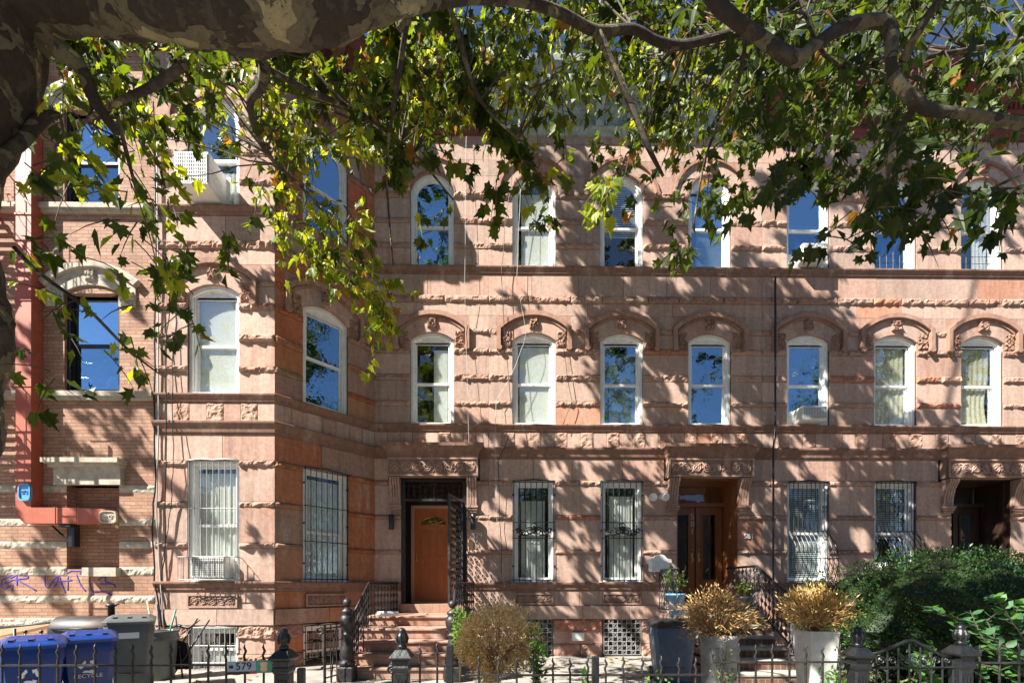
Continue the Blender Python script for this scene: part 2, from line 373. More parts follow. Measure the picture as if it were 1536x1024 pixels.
def stone_wall(M, u0, u1, ops, blocks, rocks, back, seed=1, warm=0.):
    rr = random.Random(seed); blocks.M = rocks.M = back.M = M
    g = .0045
    for k, (pa, pb, kind) in enumerate(ROWS):
        zb, za = Z(pa), Z(pb)
        for (p, q) in free(u0, u1, za, zb, ops):
            back.box(p, q, .012, .30, za, zb)
            if kind == 'm': blocks.box(p, q, -.004, .0115, za + .001, zb - .001, bcol(rr)); continue
            if kind == 'a':
                n = max(1, round((q - p) / .285)); w = (q - p) / n
                for i in range(n):
                    a, b = p + i * w, p + (i + 1) * w
                    if i % 2: rocks.rough(a + g, b - g, za + g, zb - g, .012, rr.uniform(.02, .045), .026, c=tuple(x * 1.12 for x in bcol(rr)), seed=k + i)
                    else: blocks.box(a + g, b - g, -.004, .0115, za + g, zb - g, bcol(rr))
                continue
            L = rr.uniform(.95, 1.25) if kind != 'r' else rr.uniform(.5, .95); n = max(1, round((q - p) / L)); w = (q - p) / n
            cuts = [p] + [p + (i + rr.uniform(-.18, .18)) * w for i in range(1, n)] + [q]
            for i in range(n):
                a, b = cuts[i], cuts[i + 1]
                if kind == 'r':
                    rocks.rough(a + g * (i > 0), b - g * (i < n - 1), za + g, zb - g, rr.uniform(.02, .045), rr.uniform(.04, .075), .030, c=bcol(rr, warm), seed=k * 3 + i)
                else:
                    pr = {'s': .0, 'p': .05}[kind] + rr.uniform(0, .003)
                    blocks.box(a + g * (i > 0), b - g * (i < n - 1), -pr, .0115, za + g, zb - g * .3, bcol(rr, warm))
def outline(w, z0, kind, zs, off, n=20, rise=.17):
    w2 = w - off; P = [(-w2, z0 + (off if off else 0))]
    if kind == 'rect': return P + [(-w2, zs - off), (w2, zs - off), (w2, P[0][1])]
    if kind == 'round': zc, r = zs, w2; a0 = 0
    else:
        RR = (w * w + rise * rise) / (2 * rise); zc = zs + rise - RR; r = RR - off; a0 = math.acos(min(1, w2 / r))
    for k in range(n + 1):
        a = PI - a0 - (PI - 2 * a0) * k / n
        P.append((r * math.cos(a), zc + r * math.sin(a)))
    return P + [(w2, P[0][1])]
def sh(P, uc): return [(u + uc, z) for u, z in P]
HW = .465
def stone_arch(M, uc, kind, zs, blocks, rocks, seed=3):
    """filler + voussoirs + hood mould + carved ears and keystone"""
    rr = random.Random(seed); blocks.M = rocks.M = M
    arc = outline(HW, 0, kind, zs, 0)[1:-1]
    if kind == 'round':
        zb, zt = Z(288), Z(240); hw = .80
    else: zb, zt = Z(522), Z(473); hw = .80
    top = []
    for (u, z) in arc: top.append((u / HW * hw, zt))
    A = [(-HW, zb)] + arc + [(HW, zb)]
    B = [(-hw, zb)] + [(-hw, zt)] + top[1:-1] + [(hw, zt)] + [(hw, zb)]
    A = sh(A, uc); B = sh(B, uc)
    blocks.strip(A, B, .0, .30, (.40, .25, .19))
    if kind == 'round':
        n = len(arc); ring = [(u / HW * .745, zs + (z - zs) / HW * .745) for u, z in arc]
        cols = [bcol(rr) for _ in range(n)]; cols = [cols[k // 5] for k in range(n)]
        blocks.strip(sh(arc, uc), sh(ring, uc), -.014, -.001, cols=cols)
        h1 = [(u / HW * .745, zs + (z - zs) / HW * .745) for u, z in arc]; h2 = [(u / HW * .80, zs + (z - zs) / HW * .80) for u, z in arc]
        blocks.strip(sh(h1, uc), sh(h2, uc), -.065, -.002, (.36, .20, .14))
        blocks.strip(sh([(u / HW * .50, zs + (z - zs) / HW * .50) for u, z in arc], uc), sh([(u / HW * .465, zs + (z - zs) / HW * .465) for u, z in arc], uc), -.03, -.0015, (.32, .18, .13))
        for s in (-1, 1): blocks.prism([(uc + s * .772 + .05 * math.cos(a), zs + .02 + .05 * math.sin(a)) for a in [k * PI / 5 for k in range(10)]], -.07, -.003, (.33, .19, .14))
        rocks.rough(uc - .10, uc + .10, zs + .56, zs + .84, .07, .09, .022, c=(.36, .23, .18), fr=16, seed=seed)
    else:
        hwid, rise = .757, .314; RR = (hwid ** 2 + rise ** 2) / (2 * rise); zc = Z(493) + rise - RR; a0 = math.acos(hwid / RR)
        ha = [((RR + d) * math.cos(a), zc + (RR + d) * math.sin(a)) for d in (-.045, .045) for a in [PI - a0 - (PI - 2 * a0) * k / 20 for k in range(21)]]
        blocks.strip(sh(ha[:21], uc), sh(ha[21:], uc), -.085, -.002, (.38, .22, .16))
        blocks.strip(sh([(u * .93, z - .05) for u, z in ha[:21]], uc), sh([(u * .955, z - .0) for u, z in ha[:21]], uc), -.04, -.0015, (.34, .2, .15))
        cols = [bcol(rr) for _ in range(9)]; cols = [cols[k // 5] for k in range(21)]
        inn = [(math.copysign(min(abs(u), HW), u), z) for u, z in arc]
        blocks.strip(sh(inn, uc), sh([(u * .93, z - .05) for u, z in ha[:21]], uc), -.013, -.001, cols=cols)
        for s in (-1, 1):
            a, b = sorted((uc + s * .715, uc + s * .80)); blocks.box(a, b, -.09, -.002, Z(521), Z(493) + .03, (.38, .22, .16))
            blocks.prism([(uc + s * .745 + .06 * math.cos(q), Z(523) + .05 * math.sin(q)) for q in [k * PI / 6 for k in range(12)]], -.10, -.003, (.35, .21, .15))
            a, b = sorted((uc + s * .49, uc + s * .69)); rocks.rough(a, b, Z(521), Z(497), .02, .075, .022, c=(.38, .24, .18), fr=22, seed=seed + s)
        rocks.rough(uc - .10, uc + .10, Z(493), Z(478), .05, .09, .02, c=(.37, .24, .185), fr=20, seed=seed)
def iron_ring(mb, cx, y, cz, r, t=.006, n=12, m=0): mb.tube([(cx + r * math.cos(2 * PI * k / n), y, cz + r * math.sin(2 * PI * k / n)) for k in range(n + 1)], t, 4, m=m)
def spiral(mb, cx, y, cz, r, s=1, t=.006, turns=1.4, a0=0, n=16, m=0, c=(1, 1, 1)):
    mb.tube([(cx + s * r * (1 - .75 * k / n) * math.cos(a0 + 2 * PI * turns * k / n), y, cz + r * (1 - .75 * k / n) * math.sin(a0 + 2 * PI * turns * k / n)) for k in range(n + 1)], t, 4, m=m, c=c)
def grille(M, uc, w, z0, z1, style, mat, parent, nb=8):
    g = MB(M); y = -.035; a, b = uc - w, uc + w
    if style == 'mesh':
        for k in range(nb + 1): g.tube([(a + (b - a) * k / nb, y, z0), (a + (b - a) * k / nb, y, z1)], .0045, 4)
        nz = max(2, round((z1 - z0) / ((b - a) / nb)))
        for k in range(nz + 1): g.tube([(a, y, z0 + (z1 - z0) * k / nz), (b, y, z0 + (z1 - z0) * k / nz)], .0045, 4)
        for k in range(nb):
            for q in range(nz):
                if (k + q) % 2 == 0: iron_ring(g, a + (k + .5) * (b - a) / nb, y, z0 + (q + .5) * (z1 - z0) / nz, .03, .0035, 8)
    elif style in ('bars', 'ornate'):
        for k in range(nb): u = a + (b - a) * (k + .0) / (nb - 1); g.tube([(u, y, z0 - .01), (u, y, z1 - .03)], .0085, 4)
        for q in ((.02, .35, .66, .98) if style == 'bars' else (.02, .43, .585, .98)): g.tube([(a - .03, y, z0 + q * (z1 - z0)), (b + .03, y, z0 + q * (z1 - z0))], .009, 4)
        for s in (-1, 1):
            for q in (.15, .5, .85): g.box(uc + s * (w + .02) - .012, uc + s * (w + .02) + .012, y, .05, z0 + q * (z1 - z0), z0 + q * (z1 - z0) + .03)
        g.tube([(a - .02, y, z1 - .02), (uc - w * .5, y, z1 - .005), (uc, y, z1 + .02), (uc + w * .5, y, z1 - .005), (b + .02, y, z1 - .02)], .011, 5)
        if style == 'ornate':
            zc = z0 + .5 * (z1 - z0)
            for s in (-1, 1):
                spiral(g, uc + s * .10, y - .02, zc, .085, s, .014, 1.5); spiral(g, uc + s * .24, y - .02, zc - .02, .075, -s, .014, 1.5, PI)
                spiral(g, uc + s * .34, y - .02, zc + .01, .05, s, .013, 1.3)
                g.tube([(uc, y - .02, zc - .05), (uc + s * .2, y - .03, zc - .09), (uc + s * .38, y - .02, zc - .03)], [.012, .016, .008], 6)
            g.sphere((uc, y - .03, zc + .06), .05, 8); g.sphere((uc, y - .03, zc - .02), .045, 8)
            iron_ring(g, uc, y - .02, zc + .11, .06, .012)
    elif style in ('belly', 'bellyd'):
        H = z1 - z0; zb = z0 + .5 * H
        def yy(t):                                     # bulge of the lower half
            return y - .30 * math.sin(min(1, (1 - t) * 1.0) * PI * .78 + .12) if t < 1 else y
        for k in range(nb):
            u = a + (b - a) * k / (nb - 1)
            path = [(u, y, z1 - .02), (u, y, zb)] + [(u, y - .30 * (math.sin(q / 9 * PI * .86)) ** 1.0 * (1 if q else 0) - .0, zb - (zb - z0 + .0) * (q / 9)) for q in range(1, 10)]
            g.tube(path, .0085, 4)
        for z in (z1 - .04, zb): g.tube([(a - .03, y, z), (b + .03, y, z)], .009, 4)
        zz = zb - (zb - z0) * .55; ym = y - .30 * math.sin(.55 * PI * .86)
        g.tube([(a, y, zz), (a, ym, zz), (b, ym, zz), (b, y, zz)], .009, 4)
        for s in (-1, 1):
            for k in (1, 2): g.tube([(uc + s * w, y, zb - .05), (uc + s * w, y - .12 * k, zb - .10 - .1 * k), (uc + s * w, y - .13 * k, z0 + .12)], .007, 4)
        g.tube([(a, y, z0 + .01), (a, y - .12, z0 + .01), (b, y - .12, z0 + .01), (b, y, z0 + .01)], .009, 4)
        for uu in (uc - w * .8, uc, uc + w * .8) if style == 'bellyd' else (uc - w * .1, uc + w * .8):
            for s in (-1, 1):
                spiral(g, uu + s * .04, y - .01, z0 + .74 * H, .03, s, .006, 1.2, PI / 2); spiral(g, uu + s * .04, y - .01, z0 + .70 * H, .03, s, .006, 1.2, -PI / 2)
        if style == 'bellyd': g.tube([(uc, y - .01, z1 - .2), (uc - .1, y - .01, z1 - .42), (uc, y - .01, z1 - .78), (uc + .1, y - .01, z1 - .42), (uc, y - .01, z1 - .2)], .007, 4)
        g.tube([(a - .02, y, z1 - .02), (uc - w * .5, y, z1 - .005), (uc, y, z1 + .01), (uc + w * .5, y, z1 - .005), (b + .02, y, z1 - .02)], .012, 5)
    elif style == 'box':                                # low guard box standing off the sill
        y2 = -.22; zt = z0 + .42
        for k in range(12): u = a - .05 + (b - a + .12) * k / 11; g.tube([(u, y2, z0 + .01), (u, y2, zt)], .007, 4)
        for z in (z0 + .02, zt):
            g.tube([(a - .05, 0, z), (a - .05, y2, z), (b + .07, y2, z), (b + .07, 0, z)], .009, 4)
        for s in (a - .05, b + .07):
            for q in (.07, .14): g.tube([(s, -q, z0 + .01), (s, -q, zt)], .007, 4)
        for k in range(9): u = a + (b - a) * k / 8; g.tube([(u, -.01, z0 + .42), (u, -.01, z1 - .03)], .0085, 4)
        g.tube([(a, -.01, z0 + .6 * (z1 - z0)), (b, -.01, z0 + .6 * (z1 - z0))], .009, 4)
        g.tube([(a - .02, -.02, z1 - .01), (uc - w * .5, -.02, z1 + .015), (uc, -.02, z1 + .0), (uc + w * .5, -.02, z1 + .015), (b + .02, -.02, z1 - .01)], .014, 5)
    elif style == 'low':
        for k in range(7): u = a + (b - a) * k / 6; g.tube([(u, .06, z0 + .02), (u, .06, z0 + (.43 if k in (3,) else .36))], .006, 4)
        for z in (.05, .2, .35): g.tube([(a, .06, z0 + z), (b, .06, z0 + z)], .006, 4)
    return g.build('security_grille', mat, parent)
def cloth(mb, u0, u1, y, z0, z1, waves=7, amp=.02, pinch=0, c=(1, 1, 1)):
    n = 40; rows = 10; G = []
    for j in range(rows + 1):
        t = j / rows; z = z0 + (z1 - z0) * t
        k = 1 - pinch * math.sin(min(1, t * 1.6) * PI) if pinch else 1
        G.append([mb.pt((u0 + (u1 - u0) * k * i / n, y + amp * math.sin(i / n * waves * 2 * PI) * (1 - .3 * t), z)) for i in range(n + 1)])
    for j in range(rows):
        for i in range(n): mb.face((G[j][i], G[j][i + 1], G[j + 1][i + 1], G[j + 1][i]), c, 0, True)
def window(M, uc, w, z0, zs, kind, parent, glass='glass', frame='white', inside=(), gr=None, gmat='iron', meet=.5, nb=8, rise=.17, yoff=0, twin=False):
    """double-hung sash window set in its opening; frame > pane, curtain, grille"""
    M0 = M; M = M @ Matrix.Diagonal((1, .68, 1, 1)); fm = MT[frame]; fb = MB(M)
    o0 = sh(outline(w - .002, z0, kind, zs, 0, rise=rise), uc); o1 = sh(outline(w, z0, kind, zs, .06, rise=rise), uc); o2 = sh(outline(w, z0, kind, zs, .085, rise=rise), uc)
    fb.strip(o0, o1, .075, .26); fb.strip(o1, o2, .13, .255)
    fb.box(uc - w + .003, uc + w - .003, .06, .262, z0, z0 + .055); fb.box(uc - w - .03, uc + w + .03, -.03, .059, z0 - .012, z0 + .02, (1, 1, 1))
    wi = w - .086
    if kind == 'round': zt = zs; topk = 'round'
    else: zt = (zs if kind == 'rect' else zs + .02) - (.09 if kind == 'rect' else .03); topk = 'rect'
    if kind == 'seg':
        P = [p for p in sh(outline(w, z0, kind, zs, .087, rise=rise), uc)[1:-1]]; fb.prism(P + [(uc + wi, zt), (uc - wi, zt)], .16, .25)
    zm = z0 + (zt - z0 + (.3 if kind == 'round' else 0)) * meet; zb = z0 + .06
    # upper sash
    if topk == 'round':
        A = sh(outline(wi, zm, 'round', zt, 0), uc); B = sh(outline(wi, zm, 'round', zt, .042), uc)
    else:
        A = sh(outline(wi, zm, 'rect', zt, 0), uc); B = sh(outline(wi, zm, 'rect', zt, .042), uc)
    fb.strip(A, B, .18, .215); fb.box(uc - wi, uc + wi, .178, .214, zm - .005, zm + .04)
    if not twin:
        A2 = sh(outline(wi, zb, 'rect', zm + .03, 0), uc); B2 = sh(outline(wi, zb, 'rect', zm + .03, .042), uc)
        fb.strip(A2, B2, .219, .252); fb.box(uc - wi + .001, uc + wi - .001, .2185, .2525, zb + .001, zb + .05)
    else: fb.box(uc - .03, uc + .03, .15, .22, zb, zt)
    fo = fb.build('window', fm, parent)
    pb = MB(M); P = B if topk != 'round' else B
    pb.prism(P, .196, .200); p1 = pb.build('pane', MT[glass], fo)
    if not twin or True:
        pb = MB(M); pb.box(uc - wi + .03, uc + wi - .03, .234, .238, zb + .04, zm + .01); pb.build('pane', MT[glass], fo)
    H = zt - z0
    for it in inside:
        k = it[0]; cb = MB(M)
        if k == 'blinds':
            _, f0, f1 = it; z = z0 + f0 * H + .02
            while z < z0 + f1 * H + (.25 if kind == 'round' and f1 > .95 else 0): cb.poly([(uc - wi + .02, .268, z), (uc + wi - .02, .268, z), (uc + wi - .02, .288, z + .028), (uc - wi + .02, .288, z + .028)]); z += .042
            cb.build('blinds', MT['blind'], fo)
        elif k == 'shade': _, f0, f1, a, b, mt = it; cb.box(uc - wi + a * 2 * wi, uc - wi + b * 2 * wi, .262, .266, z0 + f0 * H, z0 + f1 * H); cb.build('roller_shade', MT[mt], fo)
        elif k == 'cloth': _, f0, f1, a, b, mt, wv, pn = it; cloth(cb, uc - wi + a * 2 * wi, uc - wi + b * 2 * wi, .285, z0 + f0 * H, z0 + f1 * H, wv, .014, pn); cb.build('curtain', MT[mt], fo)
    if gr: grille(M0, uc, w - .03, z0 + .01, (zs if kind == 'rect' else zs), gr, MT[gmat], fo, nb)
    return fo
# ------------------------------------------------------------------ brownstone houses
X579_581 = X(733); X581_583 = X(1143); XEND = X(1562)
Z3, Z2, Z1, ZB0, ZB1 = Z(401), Z(637), Z(873), Z(982), Z(930)
ZS3, ZS2, ZT1 = Z(292), Z(510), Z(720)
ZTOP = Z(202); ROOF = ZTOP + 1.15
def ops3(uc): return [(uc - HW, uc + HW, Z3, Z(288)), (uc - .80, uc + .80, Z(288), Z(240))]
def ops2(uc): return [(uc - HW, uc + HW, Z2, Z(522)), (uc - .80, uc + .80, Z(522), Z(473))]
def mould_small(zb, zt): h = zt - zb; return [(.0, zb), (.012, zb), (.014, zb + h * .12), (.03, zb + h * .2), (.035, zb + h * .42), (.075, zb + h * .78), (.08, zt - .012), (.07, zt + .004), (.0, zt + .006)]
def mould_big(zb, zt): h = zt - zb; return [(.0, zb), (.014, zb), (.018, zb + h * .14), (.035, zb + h * .18), (.045, zb + h * .4), (.095, zb + h * .82), (.10, zt - .012), (.09, zt + .004), (.0, zt + .008)]
def strings(path, parent, cut):
    for f, a, b in ((mould_small, 412, 401), (mould_small, 648, 637), (mould_big, 688, 672), (mould_small, 886, 873)):
        if a != 886:
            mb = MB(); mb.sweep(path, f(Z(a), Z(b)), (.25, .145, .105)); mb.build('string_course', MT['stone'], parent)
        else:
            for pp in (path[:-1] + [(cut[0], 0)], [(cut[1], 0), path[-1]]):
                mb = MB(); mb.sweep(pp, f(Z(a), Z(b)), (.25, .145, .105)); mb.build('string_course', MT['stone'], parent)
def cornice(path, parent, mat, brk=.62, dent=True, crest=False, seed=0):
    z = ZTOP; mb = MB()
    mb.sweep(path, [(0, z - .03), (.05, z - .03), (.07, z + .05), (.12, z + .08), (.12, z + .11), (.075, z + .12), (.075, z + .34), (.12, z + .36), (.13, z + .42), (.18, z + .45), (.18, z + .62),
                    (.26, z + .66), (.28, z + .72), (.50, z + .74), (.52, z + .86), (.60, z + .95), (.62, z + 1.06), (.0, z + 1.10)])
    for k in range(len(path) - 1):
        a, b = Vector(path[k]), Vector(path[k + 1]); d = (b - a); L = d.length; ang = math.atan2(d.y, d.x)
        M = Matrix.Translation((a.x, a.y, 0)) @ Matrix.Rotation(ang, 4, 'Z'); mb.M = M
        n = max(1, int(L / .105))
        if dent:
            for i in range(n): u = (i + .5) * L / n; mb.box(u - .026, u + .026, -.215, -.17, z + .50, z + .60)
        nb = max(1, round(L / (brk * 2)))
        for i in range(nb + 1):
            u = min(max(.12, i * L / nb), L - .12)
            prof = [(-.06, z + .10), (-.13, z + .08), (-.17, z + .18), (-.15, z + .34), (-.24, z + .44), (-.42, z + .56), (-.50, z + .66), (-.50, z + .735), (-.06, z + .735)]
            A = [mb.pt((u - .085, p, q)) for p, q in prof]; B = [mb.pt((u + .085, p, q)) for p, q in prof]
            mb.face(A); mb.face(B[::-1])
            for q in range(len(prof)): j = (q + 1) % len(prof); mb.face((A[j], A[q], B[q], B[j]))
            mb.bbox(u - .11, u + .11, -.64, -.08, z + .96, z + 1.16, .02)
        # frieze ornament
        n = max(1, int(L / .16))
        for i in range(n): spiral(mb, (i + .5) * L / n, -.085, z + .23, .065, 1 if i % 2 else -1, .014, 1.3, i)
    mb.M = Matrix.Identity(4)
    o = mb.build('cornice', mat, parent)
    if crest:
        cb = MB(); prof = [(0, z + 1.10), (.2, z + 1.10), (.2, z + 1.30), (.26, z + 1.36), (.0, z + 1.4)]
        cb.sweep(path, prof); cb.build('parapet', mat, o)
    return o
def carved_panel(M, u0, u1, z0, z1, y, parent, name='carved_panel', n=6, t=.013):
    b = MB(M); col = (.40, .26, .2)
    b.box(u0, u1, y - .0, y + .05, z0, z1, (.27, .17, .13))  # panel ground coloured darker, standing in for shade behind the carving
    for a, bb, c, d in ((u0, u1, z0, z0 + .03), (u0, u1, z1 - .03, z1), (u0, u0 + .03, z0 + .031, z1 - .031), (u1 - .03, u1, z0 + .031, z1 - .031)): b.box(a, bb, y - .022, y - .001, c, d, col)
    w = (u1 - u0 - .1) / n; h = (z1 - z0 - .08) / 2; r = min(w * .42, h * .85); zc = (z0 + z1) / 2
    for i in range(n):
        u = u0 + .05 + (i + .5) * w; s = 1 if i < n / 2 else -1
        spiral(b, u, y - .008, zc, r, s * (1 if i % 2 else -1), t, 1.7, i * 1.3, 22, c=col)
        b.tube([(u - w * .5, y - .005, zc + h * .7 * (1 if i % 2 else -1)), (u, y - .012, zc + h * .1), (u + w * .5, y - .005, zc - h * .7 * (1 if i % 2 else -1))], [t * .6, t, t * .6], 5, c=col)
        for q in range(4):
            a = q * PI / 2 + i; b.tube([(u + r * .9 * math.cos(a), y - .005, zc + r * .9 * math.sin(a)), (u + r * 1.35 * math.cos(a + .5), y - .01, zc + min(h, r * 1.2) * math.sin(a + .5))], [t, t * .3], 5, c=col)
    return b.build(name, MT['stone'], parent)
def door_hood(uc, hw, parent):
    """heavy moulded hood, carved lintel, console brackets round a doorway"""
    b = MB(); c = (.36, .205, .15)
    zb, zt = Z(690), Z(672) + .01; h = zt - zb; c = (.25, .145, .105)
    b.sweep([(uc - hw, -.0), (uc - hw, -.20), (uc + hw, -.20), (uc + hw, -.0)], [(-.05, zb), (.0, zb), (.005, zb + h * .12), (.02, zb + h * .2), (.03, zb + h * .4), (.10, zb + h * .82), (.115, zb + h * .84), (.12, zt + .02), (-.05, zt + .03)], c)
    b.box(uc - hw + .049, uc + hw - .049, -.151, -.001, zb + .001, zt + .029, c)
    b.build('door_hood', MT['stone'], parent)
    carved_panel(M_MAIN, uc - hw, uc + hw, Z(717), Z(690) - .003, -.20, parent, 'carved_lintel', 8, .020)
    k = MB()
    k.box(uc - hw + .003, uc + hw - .003, -.149, -.001, Z(717) + .002, Z(690) - .006, (.4, .25, .19))
    k.build('lintel_block', MT['stone'], parent)
    for s in (-1, 1):
        k = MB(); ux = uc + s * (hw - .14); zt_, zb_ = Z(718), Z(757)
        for j in range(4):
            u = ux - .105 + j * .055
            prof = [(-.02, zb_), (-.06, zb_), (-.07, zb_ + .15), (-.12, zt_ - .2), (-.20, zt_ - .08), (-.21, zt_ - .002), (-.02, zt_ - .002)]
            A = [k.pt((u, p, q)) for p, q in prof]; B = [k.pt((u + .042, p, q)) for p, q in prof]
            k.face(A, (.4, .26, .2)); k.face(B[::-1], (.4, .26, .2))
            for q in range(len(prof)): jj = (q + 1) % len(prof); k.face((A[jj], A[q], B[q], B[jj]), (.4, .26, .2))
        k.box(ux - .11, ux + .11, -.055, -.001, zb_ - .02, zt_ - .004, (.35, .22, .17))
        for j, (w_, d_) in enumerate(((.13, .10), (.12, .08), (.1, .06))): k.box(ux - w_, ux + w_, -d_, -.0015, zb_ - .065 - j * .05, zb_ - .021 - j * .05, (.36, .23, .17))
        k.build('console_bracket', MT['stone'], parent)
def body(x0, x1, parent, y0=1.0, poly=None):
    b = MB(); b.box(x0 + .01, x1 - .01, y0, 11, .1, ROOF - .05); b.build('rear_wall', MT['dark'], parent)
    f = MB()
    for z in (DZ - .16, Z2 - .2, Z3 - .2):
        pts = poly or [(x0 + .02, .305), (x1 - .02, .305), (x1 - .02, y0 - .002), (x0 + .02, y0 - .002)]
        A = [f.pt((p[0], p[1], z)) for p in pts]; B = [f.pt((p[0], p[1], z + .12)) for p in pts]
        f.face(A[::-1]); f.face(B)
        for k in range(len(pts)): j = (k + 1) % len(pts); f.face((A[k], A[j], B[j], B[k]))
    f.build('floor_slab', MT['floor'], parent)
def roof(pts, parent):
    r = MB(); A = [r.pt((p[0], p[1], ROOF - .045)) for p in pts]; B = [r.pt((p[0], p[1], ROOF + .03)) for p in pts]
    r.face(A[::-1]); r.face(B)
    for k in range(len(pts)): j = (k + 1) % len(pts); r.face((A[k], A[j], B[j], B[k]))
    r.build('roof', MT['tar'], parent)
def frieze_back(M, u0, u1, parent_mb):
    parent_mb.M = M; parent_mb.box(u0, u1, .0, .30, ZTOP + .001, ROOF - .06)

# --- house 579
DZ = 1.243
h579 = thing('brownstone_house', 'brownstone house with the projecting angled bay and the orange wooden front door', 'house', (X(500), 0, .1), 'row of brownstone houses')
bl = MB(); rk = bl.view(1); bk = bl.view(2)
u_b = X(320, BY); w_side = on_side(489.5)
D1 = X(651); DW = .70
DZ = 1.243
opsA = ops3(u_b) + ops2(u_b) + [(u_b - HW, u_b + HW, Z1, ZT1 + .35), (u_b - .44, u_b + .44, .3, Z(928))]
ZT1b = Z(690, BY, 390)
opsA[4] = (u_b - HW, u_b + HW, Z1, ZT1b)
BX0, BX1 = BL, BC.x
stone_wall(M_BAY, BX0, BX1, opsA, bl, rk, bk, 11)
sw3 = w_side
side_hw = .48
opsB = [(sw3 - .465, sw3 + .465, Z3, Z(288)), (sw3 - .80, sw3 + .80, Z(288), Z(240)), (sw3 - .465, sw3 + .465, Z2, Z(522)), (sw3 - .80, sw3 + .80, Z(522), Z(473)),
        (sw3 - .465, sw3 + .465, Z1, ZT1b), (sw3 - .46, sw3 + .46, .3, Z(928))]
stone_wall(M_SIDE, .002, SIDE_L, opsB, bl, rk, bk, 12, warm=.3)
u_m = X(648)
opsC = ops3(u_m) + ops2(u_m) + [(D1 - DW, D1 + DW, .0, Z(717)), (D1 - DW - .28, D1 + DW + .28, Z(717), Z(690))]
stone_wall(M_MAIN, BR.x, X579_581, opsC, bl, rk, bk, 13)
bk.M = M_MAIN; bk.box(D1 - DW - .28, D1 + DW + .28, .012, .30, Z(717), Z(690))
bk.box(D1 - DW, D1 + DW, .1, .9, 0, DZ - .02)
for M, u, s in ((M_BAY, u_b, 21), (M_SIDE, sw3, 22), (M_MAIN, u_m, 23)):
    stone_arch(M, u, 'round', ZS3, bl, rk, s); stone_arch(M, u, 'seg', ZS2, bl, rk, s + 5)
for M, u in ((M_BAY, u_b), (M_SIDE, sw3)):                        # sills of the basement windows
    bk.M = M; bk.box(u - .46, u + .46, .0, .3, .1, ZB0 - .28); 
frieze_back(M_BAY, BX0, BX1, bk); frieze_back(M_SIDE, .002, SIDE_L, bk); frieze_back(M_MAIN, BR.x, X579_581, bk)
bl.build('wall', [MT['stone'], MT['rock'], MT['mortar']], h579)
path579 = [(BX0, BY), (BC.x, BY), (BR.x, 0), (X579_581 - .003, 0)]
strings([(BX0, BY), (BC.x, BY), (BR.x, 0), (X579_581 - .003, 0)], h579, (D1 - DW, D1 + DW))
cornice(path579, h579, MT['cbrown'])
body(BX0, X579_581, h579, poly=[(BX0 + .3, BY + .31), (BC.x - .15, BY + .31), (BR.x - .12, .31), (X579_581 - .02, .31), (X579_581 - .02, .99), (BX0 + .3, .99)])
lw = MB(); lw.box(BX0 + .001, BX0 + .29, BY + .301, 1.0, .1, ROOF - .06); lw.build('party_wall', MT['body'], h579)
roof([(BX0 + .02, BY), (BC.x, BY), (BR.x, .0), (X579_581 - .01, .0), (X579_581 - .01, 11), (BX0 + .02, 11)], h579)
window(M_BAY, u_b, HW, Z3, ZS3, 'round', h579, inside=[('cloth', 0, .5, 0, 1, 'curtain', 8, 0)])
window(M_BAY, u_b, HW, Z2, ZS2, 'seg', h579, glass='glass', inside=[('shade', 0, 1, 0, 1, 'curtain')])
window(M_BAY, u_b, HW, Z1, ZT1b, 'rect', h579, inside=[('cloth', .0, .95, .0, 1, 'curtain', 9, 0)], gr='box', gmat='wiron', meet=.48)
window(M_SIDE, sw3, HW, Z3, ZS3, 'round', h579, glass='glassb')
window(M_SIDE, sw3, HW, Z2, ZS2, 'seg', h579, glass='glassb', meet=.52)
window(M_SIDE, sw3, HW, Z1, ZT1b, 'rect', h579, inside=[('cloth', .0, .95, .0, 1, 'curtain', 10, 0)], gr='bars', nb=9, meet=.45)
window(M_BAY, u_b, .44, ZB0 - .26, Z(930), 'rect', h579, inside=[('shade', .0, .6, .1, .9, 'sheer')], gr='bars', gmat='wiron', nb=10, twin=False, meet=.62)
window(M_SIDE, sw3, .46, ZB0 - .26, Z(930), 'rect', h579, glass='glassd', gr='bars', nb=8, twin=True)
window(M_MAIN, u_m, HW, Z3, ZS3, 'round', h579, glass='glassb', inside=[('shade', 0, .9, 0, 1, 'bluec')])
window(M_MAIN, u_m, HW, Z2, ZS2, 'seg', h579, inside=[('shade', .0, .93, .52, .92, 'curtain')])
carved_panel(M_SIDE, sw3 - .42, sw3 + .42, Z(906), Z(889), -.025, h579, n=5, t=.009)
carved_panel(M_BAY, u_b - .45, u_b + .45, Z(906), Z(889), -.025, h579, n=5, t=.009)
